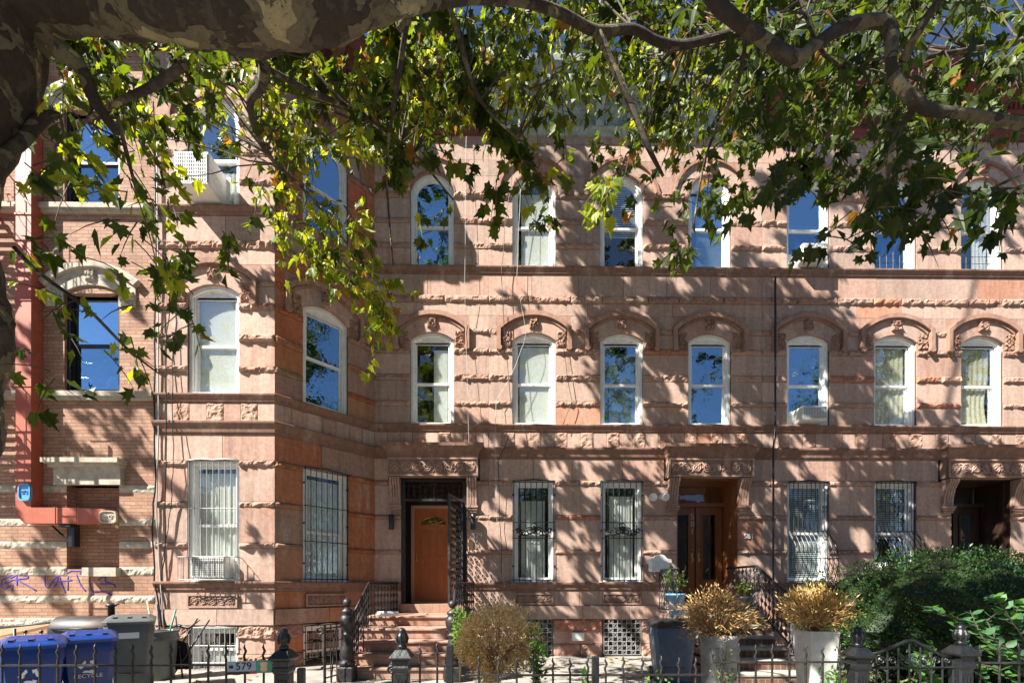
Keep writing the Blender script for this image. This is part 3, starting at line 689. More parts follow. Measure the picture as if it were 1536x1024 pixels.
def doorway_579():
    door_hood(D1, .95, h579)
    v = MB()                                                       # vestibule
    y1 = .62; zt = Z(717)
    v.box(D1 - DW - .0, D1 - DW + .012, .02, y1, DZ, zt); v.box(D1 + DW - .012, D1 + DW, .02, y1, DZ, zt); v.box(D1 - DW, D1 + DW, .02, y1, zt - .03, zt - .002)
    v.box(D1 - DW, D1 + DW, y1, y1 + .05, DZ, zt)
    v.build('vestibule', MT['doorb'], h579)
    st = MB(); st.box(D1 - DW + .002, D1 + DW - .002, -.12, y1, DZ - .19, DZ, (.40, .24, .17)); st.build('door_sill', MT['stone'], h579)
    # frame of the iron gate
    f = MB(); zt2 = zt - .03; t0 = Z(748)
    for s in (-1, 1): a, b = sorted((D1 + s * (DW - .015), D1 + s * (DW - .09))); f.box(a, b, -.02, .04, DZ + .004, zt2)
    f.box(D1 - DW + .09, D1 + DW - .09, -.02, .04, zt2 - .05, zt2); f.box(D1 - DW + .09, D1 + DW - .09, -.02, .04, t0 - .05, t0)
    f.box(D1 - .015, D1 + .015, -.015, .03, t0, zt2 - .05)
    for i in range(10):
        u = D1 - DW + .16 + i * .12
        for j in range(3): spiral(f, u, .0, t0 + .06 + j * .11, .045, 1 if (i + j) % 2 else -1, .009, 1.3, i + j, 12)
    f.build('iron_door_frame', MT['iron2'], h579)
    # open gate leaf, swung outwards
    g = MB(Matrix.Translation((D1 + DW - .09, -.02, 0)) @ Matrix.Rotation(math.radians(180 + 78), 4, 'Z'))
    gw, zt3 = .92, t0 - .06
    g.box(0, .04, -.02, .02, DZ + .02, zt3); g.box(gw - .04, gw, -.02, .02, DZ + .02, zt3)
    for z in (DZ + .02, DZ + .75, zt3 - .04): g.box(.04, gw - .04, -.018, .018, z, z + .035)
    for i in range(7):
        for j in range(15):
            u = .10 + i * .12; z = DZ + .12 + j * .133
            if z < zt3 - .06:
                spiral(g, u, 0, z, .055, 1 if (i + j) % 2 else -1, .010, 1.4, i * 2 + j, 12)
    g.build('iron_gate', MT['iron2'], h579)
    # wooden door and its frame
    yd = .60; a, b = X(622, yd), X(679, yd); zt4 = Z(763, yd)
    d = MB(); d.box(a - .07, a, yd - .05, yd + .03, DZ + .003, zt4 + .07); d.box(b, b + .07, yd - .05, yd + .03, DZ + .003, zt4 + .07); d.box(a, b, yd - .05, yd + .03, zt4, zt4 + .07)
    d.box(a, b, yd - .06, yd - .035, DZ + .003, DZ + .03)
    d.build('door_frame', MT['trim'], h579)
    d = MB(); d.box(a, b, yd - .03, yd + .01, DZ + .03, zt4)
    for (i, j0, j1) in ((0, .12, .42), (1, .12, .42), (0, .48, .76), (1, .48, .76)):
        H = zt4 - DZ; w = (b - a); u0 = a + w * (.15 + .40 * i); u1 = u0 + w * .28
        z0, z1 = DZ + j0 * H, DZ + j1 * H
        A = [(u0, z0), (u0, z1), (u1, z1), (u1, z0)]; B = [(u0 + .03, z0 + .03), (u0 + .03, z1 - .03), (u1 - .03, z1 - .03), (u1 - .03, z0 + .03)]
        d.strip(A, B, yd - .042, yd - .031, closed=True); d.box(u0 + .05, u1 - .05, yd - .044, yd - .031, z0 + .05, z1 - .05)
    dd = d.build('door', MT['door'], h579)
    k = MB(); c = (a + b) / 2; z = DZ + .83 * (zt4 - DZ)
    k.prism([(c + .27 * math.cos(PI * q / 12), z + .17 * math.sin(PI * q / 12)) for q in range(13)], yd - .04, yd - .031); k.build('fan_light', MT['glassb'], dd)
    k = MB()
    for q in range(1, 6): k.tube([(c, yd - .045, z), (c + .26 * math.cos(PI * q / 6), yd - .045, z + .16 * math.sin(PI * q / 6))], .006, 4)
    for r in (.5, 1): k.tube([(c + r * .27 * math.cos(PI * q / 12), yd - .045, z + r * .17 * math.sin(PI * q / 12)) for q in range(13)], .007, 4)
    k.tube([(c - .27, yd - .045, z), (c + .27, yd - .045, z)], .007, 4); k.build('fan_light_bars', MT['brass'], dd)
    k = MB(); k.box(c - .1, c + .1, yd - .036, yd - .03, z - .09, z - .075); k.box(a + .04, a + .06, yd - .05, yd - .03, DZ + .95, DZ + 1.1); k.sphere((a + .05, yd - .06, DZ + .98), .03); k.build('handle', MT['brass'], dd)
doorway_579()
# --- houses 581 and 583
WIN = {581: [800.5, 932.5], 583: [1212, 1342.5]}
W3 = {581: [801, 932.5, 1064.5], 583: [1212, 1343, 1473]}
DOOR = {581: X(1061), 583: X(1471)}
XR = {581: (X579_581, X581_583), 583: (X581_583, XEND)}
lab = {581: 'middle brownstone house with weathered pale green cornice and double front doors', 583: 'brownstone house at the right with dark red bracketed cornice and bellied window grilles'}
INS = {(581, 3): [('glass', [('shade', 0, 1.1, .15, 1, 'curtain')]), ('glass', [('blinds', .5, 1.0)]), ('glassb', [('shade', 0, 1.0, .2, 1, 'curtain')])],
       (581, 2): [('glass', [('shade', 0, .97, .1, 1, 'curtain')]), ('glassb', [('shade', 0, .9, .2, 1, 'curtain')]), ('glassb', [])],
       (583, 3): [('glassb', [('shade', .3, .7, .1, 1, 'bluec')]), ('glassb', [('cloth', 0, 1., .15, 1.0, 'bluec', 5, .35)]), ('glass', [('cloth', 0, 1., .45, 1.0, 'curtain', 4, .2)])],
       (583, 2): [('glassb', [('shade', .35, 1, .1, .9, 'bluec')]), ('glassd', [('cloth', 0, .98, .1, .95, 'drape', 6, 0)]), ('glassd', [('cloth', 0, .98, .15, .95, 'drape', 5, .15)])]}
houses = {579: h579}
for hn in (581, 583):
    x0, x1 = XR[hn]; h = thing('brownstone_house', lab[hn], 'house', ((x0 + x1) / 2, 0, .1), 'row of brownstone houses'); houses[hn] = h
    bl = MB(); rk = bl.view(1); bk = bl.view(2); D = DOOR[hn]; ops = []
    c3 = [X(p) for p in W3[hn]]; c1 = [X(p) for p in WIN[hn]]
    for u in c3: ops += ops3(u) + ops2(u)
    for u in c1: ops += [(u - .455, u + .455, Z1, ZT1), (u - .42, u + .42, ZB0, Z(928))]
    ops += [(D - .66, D + .66, 0, Z(717)), (D - .66 - .28, D + .66 + .28, Z(717), Z(690))]
    stone_wall(M_MAIN, x0 + .003, x1 - .003, ops, bl, rk, bk, hn, warm=.06 if hn == 583 else 0)
    bk.box(D - .94, D + .94, .012, .30, Z(717), Z(690)); bk.box(D - .66, D + .66, .1, .9, 0, DZ - .02)
    for u in c1: bk.box(u - .42, u + .42, .0, .3, .05, ZB0)
    for k, u in enumerate(c3): stone_arch(M_MAIN, u, 'round', ZS3, bl, rk, hn + k); stone_arch(M_MAIN, u, 'seg', ZS2, bl, rk, hn + k + 9)
    frieze_back(M_MAIN, x0 + .003, x1 - .003, bk)
    bl.build('wall', [MT['stone'], MT['rock'], MT['mortar']], h)
    strings([(x0, 0), (x1 - .003, 0)], h, (D - .66, D + .66))
    cornice([(x0 + .004, 0), (x1 - .004, 0)], h, MT['cgreen'] if hn == 581 else MT['cred'], .62, True)
    body(x0, x1, h); roof([(x0 + .01, 0), (x1 - .01, 0), (x1 - .01, 11), (x0 + .01, 11)], h)
    for k, u in enumerate(c3):
        g, ins = INS[(hn, 3)][k]; window(M_MAIN, u, HW, Z3, ZS3, 'round', h, glass=g, inside=ins, gr='low' if hn == 583 and k > 0 else None, gmat='iron2')
        g, ins = INS[(hn, 2)][k]; window(M_MAIN, u, HW, Z2, ZS2, 'seg', h, glass=g, inside=ins)
    for k, u in enumerate(c1):
        ins = [('cloth', 0, .85, .15, .85, 'sheer', 6, 0)] if hn == 581 and k == 0 else ([('cloth', 0, .9, .2, .9, 'curtain', 7, 0)] if hn == 581 else ([('blinds', .05, 1.0)] if k == 0 else [('blinds', .45, 1.0)]))
        window(M_MAIN, u, .455, Z1, ZT1, 'rect', h, glass='glass' if hn == 581 else 'glassd', inside=ins, gr='ornate' if hn == 581 else ('bellyd' if k else 'belly'), nb=8 if hn == 581 else 10, meet=.5)
        window(M_MAIN, u, .42, ZB0, Z(928), 'rect', h, glass='glassd', frame='dkwin', gr='mesh', gmat='wiron', nb=8, twin=True)
        carved_panel(M_MAIN, u - .42, u + .42, Z(906), Z(889), -.025, h, n=5, t=.009)
    door_hood(D, .90, h)
    # vestibule and doors
    zt = Z(717); y1 = .75; v = MB(); wm = MT['doord'] if hn == 581 else MT['doorb']
    v.box(D - .66, D - .645, .02, y1, DZ, zt); v.box(D + .645, D + .66, .02, y1, DZ, zt); v.box(D - .645, D + .645, .02, y1, zt - .02, zt - .003)
    for s in (-1, 1):
        a, b = sorted((D + s * .645, D + s * .60)); v.box(a, b, .10, .18, DZ, zt - .02)
        for j in range(5): a, b = sorted((D + s * .6449, D + s * .625)); v.box(a, b, .25, .6, DZ + .1 + j * .48, DZ + .5 + j * .48)
    v.box(D - .645, D + .645, y1 - .22, y1, Z(752), Z(752) + .08); v.box(D - .645, D + .645, y1, y1 + .05, Z(752) + .08, zt)
    v.build('vestibule', wm, h)
    st = MB(); st.box(D - .658, D + .658, -.12, y1 + .1, DZ - .19, DZ, (.40, .24, .17)); st.build('door_sill', MT['stone'], h)
    for s in (-1, 1):
        a, b = (D - .62, D - .015) if s < 0 else (D + .015, D + .62); zt4 = Z(752)
        d = MB(); yd = y1 - .12; fw = .12
        d.box(a, a + fw, yd, yd + .05, DZ + .01, zt4); d.box(b - fw, b, yd, yd + .05, DZ + .01, zt4); d.box(a + fw, b - fw, yd, yd + .05, zt4 - .14, zt4); d.box(a + fw, b - fw, yd, yd + .05, DZ + .01, DZ + .45)
        d.bbox(a + fw + .03, b - fw - .03, yd - .02, yd, DZ + .1, DZ + .36, .012)
        d.box(a + fw - .03, b - fw + .03, yd - .04, yd - .001, DZ + .45, DZ + .50)
        A = [(a + fw, DZ + .505), (a + fw, zt4 - .14), (b - fw, zt4 - .14), (b - fw, DZ + .505)]; B = [(a + fw + .03, DZ + .535), (a + fw + .03, zt4 - .17), (b - fw - .03, zt4 - .17), (b - fw - .03, DZ + .535)]
        d.strip(A, B, yd - .02, yd + .045, closed=True)
        dd = d.build('door', wm, h)
        p = MB(); p.box(a + fw + .03, b - fw - .03, yd + .02, yd + .026, DZ + .535, zt4 - .17); p.build('pane', MT['glass'], dd)
        k = MB(); u = (b - .06) if s < 0 else (a + .06)
        k.box(u - .022, u + .022, yd - .012, yd - .001, DZ + .92, DZ + 1.14); k.sphere((u, yd - .05, DZ + .98), .03); k.lathe([(.022, 0), (.022, .02)], u, yd - .02, 10, z0=DZ + 1.2); k.build('handle', MT['brass'], dd)
        if s < 0 and hn == 581:
            for q, ch in enumerate('581'): text_mesh('door_number', ch, .19, Matrix.Translation((b - .05, yd - .004, zt4 - .22 - q * .17)), MT['brass'], dd)
        if s < 0 and hn == 583:
            for q, ch in enumerate('583'): text_mesh('door_number', ch, .19, Matrix.Translation((D - .60, .08, zt4 - .45 - q * .2)), MT['brass'], h)
        if s > 0 and hn == 583:
            p = MB(); p.box((a + b) / 2 - .12, (a + b) / 2 + .12, yd - .003, yd + .001, DZ + 1.05, DZ + 1.2); p.build('paper_notice', MT['wht'], dd)
    t = MB(); t.box(D - .6, D + .6, y1 - .02, y1 - .012, Z(750) + .06, zt - .05); t.build('transom_pane', MT['glassd'], h)
# ------------------------------------------------------------------ brick house at the left
BXL = -13.6
hb = thing('brick_house', 'tan brick house with pale stone bands at the left edge', 'house', (-9.5, BY, .1))
wb = MB(M_BAY); ub = X(138, BY); ub3 = X(140, BY)
def zb_(py): return Z(py, BY, 150)
bz2, bz3, ztop = zb_(588), zb_(309), ROOF - .3
bops = [(ub - .49, ub + .49, bz2, zb_(440)), (ub - .49, ub + .49, bz3, zb_(165)), (X(100, BY), X(179, BY), zb_(853), zb_(728)),
        (-10.6, -9.75, bz2, zb_(440)), (-10.6, -9.75, bz3, zb_(165)), (-10.6, -9.75, zb_(800), zb_(640))]
zs_ = sorted({0.1, ztop} | {o[2] for o in bops} | {o[3] for o in bops})
for a, b in zip(zs_[:-1], zs_[1:]):
    for p, q in free(BXL, BL - .003, a, b, bops): wb.box(p, q, 0, .3, a, b)
wb.box(X(100, BY), X(179, BY), .22, .3, zb_(853), zb_(728))      # bricked-up doorway
wb.build('wall', MT['brick'], hb)
b2 = MB(M_BAY); b2.box(BXL, BL - .01, .95, 11, .1, ztop); b2.build('rear_wall', MT['dark'], hb)
b3 = MB(M_BAY); b3.box(BXL - .0, BL - .01, -.02, 11, ztop, ztop + .08); b3.build('roof', MT['tar'], hb)
cb = MB(); cb.sweep([(BXL, BY), (BL - .01, BY)], [(0, ztop - .9), (.08, ztop - .9), (.1, ztop - .5), (.3, ztop - .4), (.5, ztop - .3), (.55, ztop - .02), (0, ztop - .01)]); cb.build('cornice', MT['cbrown'], hb)
bands = [(788, 778), (822, 812), (862, 850), (903, 893), (938, 926), (738, 728)]
for i, (pa, pb) in enumerate(bands):
    for p, q in free(BXL, BL - .004, zb_(pa), zb_(pb), [(X(100, BY), X(179, BY), zb_(853), zb_(728))]):
        n = max(1, int((q - p) / .9)); lb = MB(M_BAY)
        for j in range(n): lb.rough(p + (q - p) * j / n, p + (q - p) * (j + 1) / n + .002, zb_(pa), zb_(pb), .012, .035, .035, yb=-.001, seed=i * 9 + j)
        lb.build('stone_band', MT['lime'], hb)
sb = MB(M_BAY)
for z in (bz3, bz2):                                              # continuous sill courses
    sb.box(BXL, BL - .004, -.10, -.001, z - .10, z - .012); sb.box(BXL, BL - .004, -.06, -.0015, z - .15, z - .1015)
sb.build('sill_course', MT['lime'], hb)
for zs in (zb_(440), zb_(165)):
    for uc_ in (ub, -10.17):
        a = MB(M_BAY); arc = outline(.49 if uc_ == ub else .425, 0, 'seg', zs, 0, rise=.14)[1:-1]; hw_ = arc[-1][0]
        top = [(u * 1.62, zs + .10 + (z - zs) * 2.4) for u, z in arc]
        a.strip(sh([(-hw_, zs - .25)] + arc + [(hw_, zs - .25)], uc_), sh([(-hw_ * 1.62, zs - .25)] + top + [(hw_ * 1.62, zs - .25)], uc_), -.03, .02)
        t2 = [(u * 1.12, z + .09) for u, z in top]; a.strip(sh(top, uc_), sh(t2, uc_), -.09, -.001)
        a.strip(sh(arc, uc_), sh([(u / hw_ * .49 if 0 else u, zs + .2) for u, z in arc], uc_), .021, .3)
        a.build('arched_lintel', MT['lime'], hb)
        a = MB(M_BAY); a.rough(uc_ - .1, uc_ + .1, zs + .2, zs + .4, .06, .07, .025, yb=-.002, fr=18); a.build('carved_stone', MT['lime'], hb)
        for s in (-1, 1): u0, u1 = sorted((uc_ + s * .52, uc_ + s * .78)); a = MB(M_BAY); a.rough(u0, u1, zs - .25, zs + .05, .04, .08, .025, yb=-.002, fr=18, seed=s); a.build('carved_stone', MT['lime'], hb)
window(M_BAY, ub, .49, bz2, zb_(440), 'seg', hb, glass='glassb', frame='dkwin', rise=.14)
window(M_BAY, ub, .49, bz3, zb_(165), 'seg', hb, glass='glassb', frame='dkwin', rise=.14)
for z0, z1, k in ((bz2, zb_(440), 'seg'), (bz3, zb_(165), 'seg'), (zb_(800), zb_(640), 'rect')): window(M_BAY, -10.175, .423, z0, z1, k, hb, glass='glassb', frame='dkwin', rise=.14)
lt = MB(M_BAY); a, b = X(88, BY), X(187, BY)
lt.box(a, b, -.10, .2, zb_(728), zb_(703)); lt.box(a - .05, b + .03, -.16, .1, zb_(703) + .001, zb_(698)); lt.box(a - .1, b + .06, -.24, .09, zb_(698) + .001, zb_(691)); lt.build('door_lintel', MT['lime'], hb)
a, b = X(133, BY), X(183, BY)
ls = MB(M_BAY); ls.box(a, b, -.14, .21, zb_(864), zb_(851)); ls.build('window_sill', MT['lime'], hb)
# graffiti strokes on the brick
gf = MB()
def gp(x, y): return W(x / 3.9375, 640 + y / 3.9375, BY - .006)
for st in ([(75, 870), (10, 905), (5, 945), (35, 955), (75, 930), (70, 968)], [(20, 925), (70, 905)], [(95, 880), (100, 935)], [(60, 890), (110, 868), (165, 880), (165, 892), (70, 902), (110, 905), (215, 968)],
           [(300, 870), (270, 868), (262, 900), (265, 935), (280, 950), (320, 900), (345, 868)], [(345, 868), (330, 930), (318, 945)], [(345, 868), (365, 930), (385, 980)], [(315, 915), (425, 905)],
           [(400, 880), (400, 965)], [(385, 870), (420, 848), (480, 850), (470, 868)], [(450, 870), (470, 925), (505, 970)], [(528, 850), (528, 925), (550, 985), (545, 1010)], [(560, 975), (600, 970), (655, 985), (650, 1023), (635, 1024)],
           [(575, 905), (620, 880), (620, 910), (680, 935), (680, 945)], [(590, 925), (660, 925)]):
    P = []
    for k in range(len(st) - 1):
        for q in range(5): t = q / 5; P.append(gp(st[k][0] * (1 - t) + st[k + 1][0] * t + R.uniform(-1.5, 1.5), st[k][1] * (1 - t) + st[k + 1][1] * t + R.uniform(-1.5, 1.5)))
    P.append(gp(*st[-1])); gf.tube(P, .013, 5)
for v_i, v in enumerate(gf.v): gf.v[v_i] = (v[0], BY - .003 + (v[1] - (BY - .006)) * .15, v[2])
gf.build('graffiti', MT['purple'], hb)
# red metal duct
du = thing('red_duct', 'square red metal duct running down the brick wall and turning right above the graffiti', 'duct', (X(55, BY), BY, 2.7))
dm = MB(M_BAY); a, b = X(65, BY) - .27, X(65, BY); zl, zh = zb_(787), zb_(764)
dm.box(a, b, -.22, -.012, zh + .1, 11.6)
for z in (3.6, 5.1, 6.6, 8.1, 9.6): dm.box(a - .012, b + .012, -.232, -.013, z, z + .03)
dm.prism([(a, zh + .1), (b, zh + .1), (b, zh + .0), (b + .03, zh), (b + .03, zl), (b - .12, zl), (a, zl + .16)], -.22, -.012)
e = X(152, BY)
dm.box(b + .031, e - .25, -.22, -.012, zl, zh); dm.prism([(e - .249, zl), (e - .249, zh), (e, zh - .02), (e + .26, zh - .02), (e + .26, zl + .02), (e, zl + .02)], -.215, -.013)
dm.box(b + .4, b + .42, -.228, -.011, zl - .008, zh + .008)
dm.build('duct_run', MT['duct'], du)
def plate(px, py, mat, w, h, rim):
    p = MB(M_BAY); c = W(px, py, BY - .24); pts = []
    for k in range(24):
        t = 2 * PI * k / 24; pts.append((c.x + math.copysign(abs(math.cos(t)) ** .5, math.cos(t)) * w, c.z + math.copysign(abs(math.sin(t)) ** .5, math.sin(t)) * h))
    p.prism(pts, -.25, -.222); p.strip(pts, [(c.x + (q[0] - c.x) * .82, c.z + (q[1] - c.z) * .82) for q in pts], -.27, -.2505, closed=True)
    for s in (-1, 1): spiral(p, c.x + s * w * .35, -.255, c.z, min(w, h) * .4, s, .008, 1.4)
    p.build('cover_plate', mat, du)
plate(38, 738, MT['pool'], .105, .15, 0); plate(163, 775, MT['lime'], .15, .11, 0)
br = MB(M_BAY); u = X(112, BY); br.box(u - .1, u + .1, -.2, -.002, zl - .06, zl - .01); br.tube([(u - .3, -.1, zl - .03), (u + .05, -.1, zl - .36)], .02, 4); br.box(u, u + .1, -.12, -.004, zl - .4, zl - .06); br.build('bracket', MT['iron'], du)
# fire escape
fe = thing('fire_escape', 'red iron fire escape with scrolled railings behind the tree trunk', 'fire escape', (-10, BY - .5, 2.5))
fm = MB()
fx0, fx1, fy0, fy1 = -11.3, -8.95, BY - 1.0, BY - .02
for z in (bz2 - .25, bz3 - .25):
    for k in range(13): y = fy0 + (fy1 - fy0) * k / 12; fm.box(fx0, fx1, y, y + .035, z, z + .03)
    for x in (fx0, fx1 - .04): fm.box(x, x + .04, fy0 - .01, fy1, z - .07, z - .002)
    for y in (fy0 - .02,): fm.box(fx0, fx1, y, y + .015, z - .07, z + .05)
    for zz in (z + .15, z + .95): fm.tube([(fx0, fy1, zz), (fx0, fy0, zz), (fx1, fy0, zz), (fx1, fy1, zz)], .014, 4)
    for k in range(20): x = fx0 + (fx1 - fx0) * k / 19; fm.tube([(x, fy0, z), (x, fy0, z + .95)], .008, 4)
    for k in range(9): y = fy0 + (fy1 - fy0) * k / 8; fm.tube([(fx1, y, z), (fx1, y, z + .95)], .008, 4)
    for k in range(9): spiral(fm, fx0 + .15 + k * .25, fy0 - .01, z + .55, .1, 1, .007, 1.5, 0); 
    for k in range(4): fm.tube([(fx1, fy0 + .12 + k * .24 + .1 * math.cos(a_), z + .55 + .1 * math.sin(a_)) for a_ in [q * PI / 4 for q in range(9)]], .007, 4)
    fm.tube([(fx1 - .1, fy0 + .05, z - .05), (fx1 - .1, fy1, z - .8)], .02, 4); fm.tube([(fx0 + .1, fy0 + .05, z - .05), (fx0 + .1, fy1, z - .8)], .02, 4)
fm.build('balcony', MT['duct'], fe)
fs = MB(); zl_, zh_ = bz2 - .22, bz3 - .25
for s in (0, .55): fs.box(0, 0, 0, 0, 0, 0) if False else fs.prism([(fx0 + .3, zl_), (fx0 + .42, zl_), (fx1 - .3, zh_), (fx1 - .42, zh_)], fy0 + .12 + s, fy0 + .14 + s)
for k in range(14): t = k / 14; x = fx0 + .4 + (fx1 - fx0 - .75) * t; fs.box(x, x + .14, fy0 + .141, fy0 + .669, zl_ + (zh_ - zl_) * t, zl_ + (zh_ - zl_) * t + .015)
fs.tube([(fx0 + .4, fy0 + .1, zl_ + .8), (fx1 - .4, fy0 + .1, zh_ + .8)], .012, 4)
fs.build('stair', MT['duct'], fe)
fl = MB(); xl = -8.78
for s in (0, .34): fl.box(xl + s, xl + s + .025, fy0 + .1, fy0 + .14, 2.2, bz2 + .7)
for k in range(14): z = 2.3 + k * .3; fl.tube([(xl, fy0 + .12, z), (xl + .36, fy0 + .12, z)], .009, 4)
fl.build('drop_ladder', MT['iron'], fe)
# ------------------------------------------------------------------ air conditioners, lamps, mailbox, pipes
def ac(label, uc, z0, w, h, M=M_MAIN, out=.34, arm=False, tilt=0):
    y1 = .10
    p = M @ Vector((uc, 0, z0)); t = thing('air_conditioner', label, 'air conditioner', p, 'window air conditioners')
    b = MB(M); b.bbox(uc - w / 2, uc + w / 2, -out, y1, z0 + .03, z0 + h, .015)
    for s in (-1, 1):
        for k in range(6): a, c = sorted((uc + s * w / 2, uc + s * (w / 2 + .004))); b.box(a, c, -out + .08, -.05, z0 + h * .3 + k * .035, z0 + h * .3 + k * .035 + .016)
    b.build('housing', MT['acw'], t)
    g = MB(M); g.box(uc - w / 2 + .035, uc + w / 2 - .035, -out - .004, -out - .0005, z0 + .07, z0 + h - .035); gg = g.build('grille', MT['acg'], t)
    g = MB(M); n = 14
    for k in range(n + 1): u = uc - w / 2 + .035 + (w - .07) * k / n; g.box(u - .003, u + .003, -out - .012, -out - .0045, z0 + .07, z0 + h - .035)
    for k in range(9): z = z0 + .07 + (h - .105) * k / 8; g.box(uc - w / 2 + .035, uc + w / 2 - .035, -out - .014, -out - .0125, z - .003, z + .003)
    g.build('grille_bars', MT['acw'], gg)
    for s in (-1, 1): g = MB(M); a, c = sorted((uc + s * w / 2, uc + s * .37)); g.box(a, c, .09, .10, z0 + .03, z0 + h); g.build('side_panel', MT['acw'], t)
    if arm:
        g = MB(M); g.tube([(uc - w * .2, -out + .05, z0 + .02), (uc - w * .2, -.0, z0 - .12)], .014, 4); g.tube([(uc + w * .2, -out + .05, z0 + .02), (uc + w * .2, -.0, z0 - .12)], .014, 4); g.build('bracket', MT['iron'], t)
ac('large white air conditioner in the top window of the angled bay', X(310, BY), Z3 + .02, .60, .60, M_BAY, .42)
ac('white air conditioner behind the low white guard in the bay parlour window', X(320, BY), Z1 + .03, .62, .42, M_BAY, .16)
ac('small white air conditioner in the top floor window below the right branch', X(1211), Z3 + .02, .54, .38, out=.26)
ac('white air conditioner in the second floor window with a blue reflecting pane', X(1211), Z2 + .02, .54, .33, out=.24)
ac('white air conditioner behind the bellied grille partly hidden by the hedge', X(1335), Z1 + .03, .6, .40, M_MAIN, .2)
def mailbox():
    c = W(988, 846, -.1); t = thing('mailbox', 'white metal mailbox with curved lid on the wall beside the double doors', 'mailbox', c)
    b = MB(); w, h = .21, .27
    b.bbox(c.x - w, c.x + w, -.22, -.055, c.z - h / 2 - .02, c.z + h / 2 - .04, .025); b.build('box', MT['white'], t)
    b = MB(); pr = [(c.x - w - .015, c.z + .03), (c.x - w - .015, c.z + .1), (c.x - w * .6, c.z + .12), (c.x - w * .3, c.z + .19), (c.x, c.z + .205), (c.x + w * .3, c.z + .19), (c.x + w * .6, c.z + .12), (c.x + w + .015, c.z + .1), (c.x + w + .015, c.z + .03)]
    b.prism(pr, -.245, -.04); b.box(c.x - .05, c.x + .05, -.26, -.246, c.z + .035, c.z + .05); b.build('lid', MT['white'], t)
    b = MB()
    for s in (-1, 1): b.tube([(c.x + s * .1, -.12, c.z - .15), (c.x + s * .1, -.14, c.z - .23), (c.x + s * .1, -.2, c.z - .24)], .01, 5)
    b.build('newspaper_hook', MT['white'], t)
mailbox()
def wall_lamp(px, py, label):
    c = W(px, py, -.06); t = thing('wall_lamp', label, 'wall lamp', c, 'wall lamps beside the orange door')
    b = MB(); b.lathe([(.05, -.16), (.055, -.155), (.055, .155), (.05, .16)], c.x, c.y - .06, 16, z0=c.z); b.build('shade', MT['blackp'], t)
    b = MB(); b.box(c.x - .03, c.x + .03, c.y - .03, -.001, c.z - .05, c.z + .05); b.build('mount', MT['blackp'], t)
wall_lamp(588, 783, 'black cylinder wall lamp on the shaded stone left of the orange door'); wall_lamp(710, 783, 'black cylinder wall lamp right of the iron gate above the number')
def security_light():
    c = W(990, 745, -.2); t = thing('security_light', 'white twin-head security floodlight beside the double doors', 'floodlight', c)
    b = MB(); b.box(c.x + .12, c.x + .34, -.03, -.001, c.z - .04, c.z + .04); b.tube([(c.x + .22, -.03, c.z), (c.x + .1, -.14, c.z), (c.x - .02, -.2, c.z - .01)], .018, 6); b.build('mount', MT['white'], t)
    for s in (-1, 1):
        h = MB(Matrix.Translation((c.x - .03 + s * .11, -.22, c.z)) @ Matrix.Rotation(math.radians(s * 25), 4, 'Z') @ Matrix.Rotation(math.radians(105), 4, 'X'))
        h.lathe([(.03, -.12), (.05, -.1), (.075, -.0), (.085, .07), (.07, .072), (.06, .03), (.01, .02)], 0, 0, 16); h.build('lamp_head', MT['white'], t)
security_light()
def numbers(txt, px, py, label):
    c = W(px, py, -.015); o = text_mesh('house_number', txt, .15, Matrix.Translation((c.x, -.022, c.z)), MT['wht'], None, .006); tag(o, label, 'house number')
numbers('579', 716, 803, 'white number 579 on the wall right of the iron gate'); numbers('581', 1123, 804, 'white number 581 on the wall right of the double doors')
def plaque(px, py, label, y=-.03, M=None, w=.13):
    c = W(px, py, y); o = MB(); o.bbox(c.x - w, c.x + w, y - .03, y + .05, c.z - .085, c.z + .085, .008); o.box(c.x - w + .03, c.x + w - .03, y - .034, y - .0301, c.z - .05, c.z + .05); tag(o.build('vent_box', MT['white']), label, 'vent box')
plaque(867, 954, 'small white box on the basement wall between the two mesh windows', -.06)
plaque(534, 924, 'small white box on the plinth left of the stoop newel', -.35, w=.12)
def intercom():
    c = W(706, 816, -.02); o = MB(); o.bbox(c.x - .04, c.x + .04, -.04, -.001, c.z - .13, c.z + .1, .006); o.box(c.x - .02, c.x + .02, -.044, -.041, c.z - .02, c.z + .06); tag(o.build('intercom', MT['brass']), 'brass intercom panel on the jamb beside the iron gate', 'intercom')
intercom()
def cable(name, pts, r, mat, label, y=-.05, n=5, jit=.0):
    b = MB(); P = [W(p[0], p[1], (p[2] if len(p) > 2 else y)) for p in pts]; Q = []
    for k in range(len(P) - 1):
        for q in range(4): t = q / 4; v = P[k].lerp(P[k + 1], t); Q.append(v + Vector((R.uniform(-jit, jit), 0, R.uniform(-jit, jit))))
    Q.append(P[-1]); b.tube(Q, r, n); tag(b.build(name, mat), label, name.replace('_', ' '))
cable('drain_pipe', [(1163, 415, -.12), (1163, 640, -.12), (1160, 672, -.2), (1160, 870, -.2), (1160, 945, -.12)], .022, MT['iron'], 'thin black pipe running down between the middle and right houses')
cable('hanging_wire', [(699, 205, -.1), (697, 420, -.2), (699, 500, -.1), (703, 660, -.22), (700, 790, -.1)], .004, MT['wiron'], 'pale wire hanging beside the orange door, left one', jit=.01)
cable('hanging_wire', [(770, 250, -.15), (757, 340, -.15), (752, 420, -.15), (762, 560, -.14), (770, 640, -.2), (748, 690, -.2), (752, 860, -.2)], .007, MT['iron'], 'dark wire hanging past the left windows of the middle house', jit=.015)
cable('hanging_wire', [(780, 280, -.1), (776, 420, -.15), (790, 500, -.1), (768, 560, -.1), (745, 600, -.12), (742, 660, -.2), (745, 780, -.1), (757, 880, -.12)], .0045, MT['wiron'], 'pale looping wire left of the first window of the middle house', jit=.015)
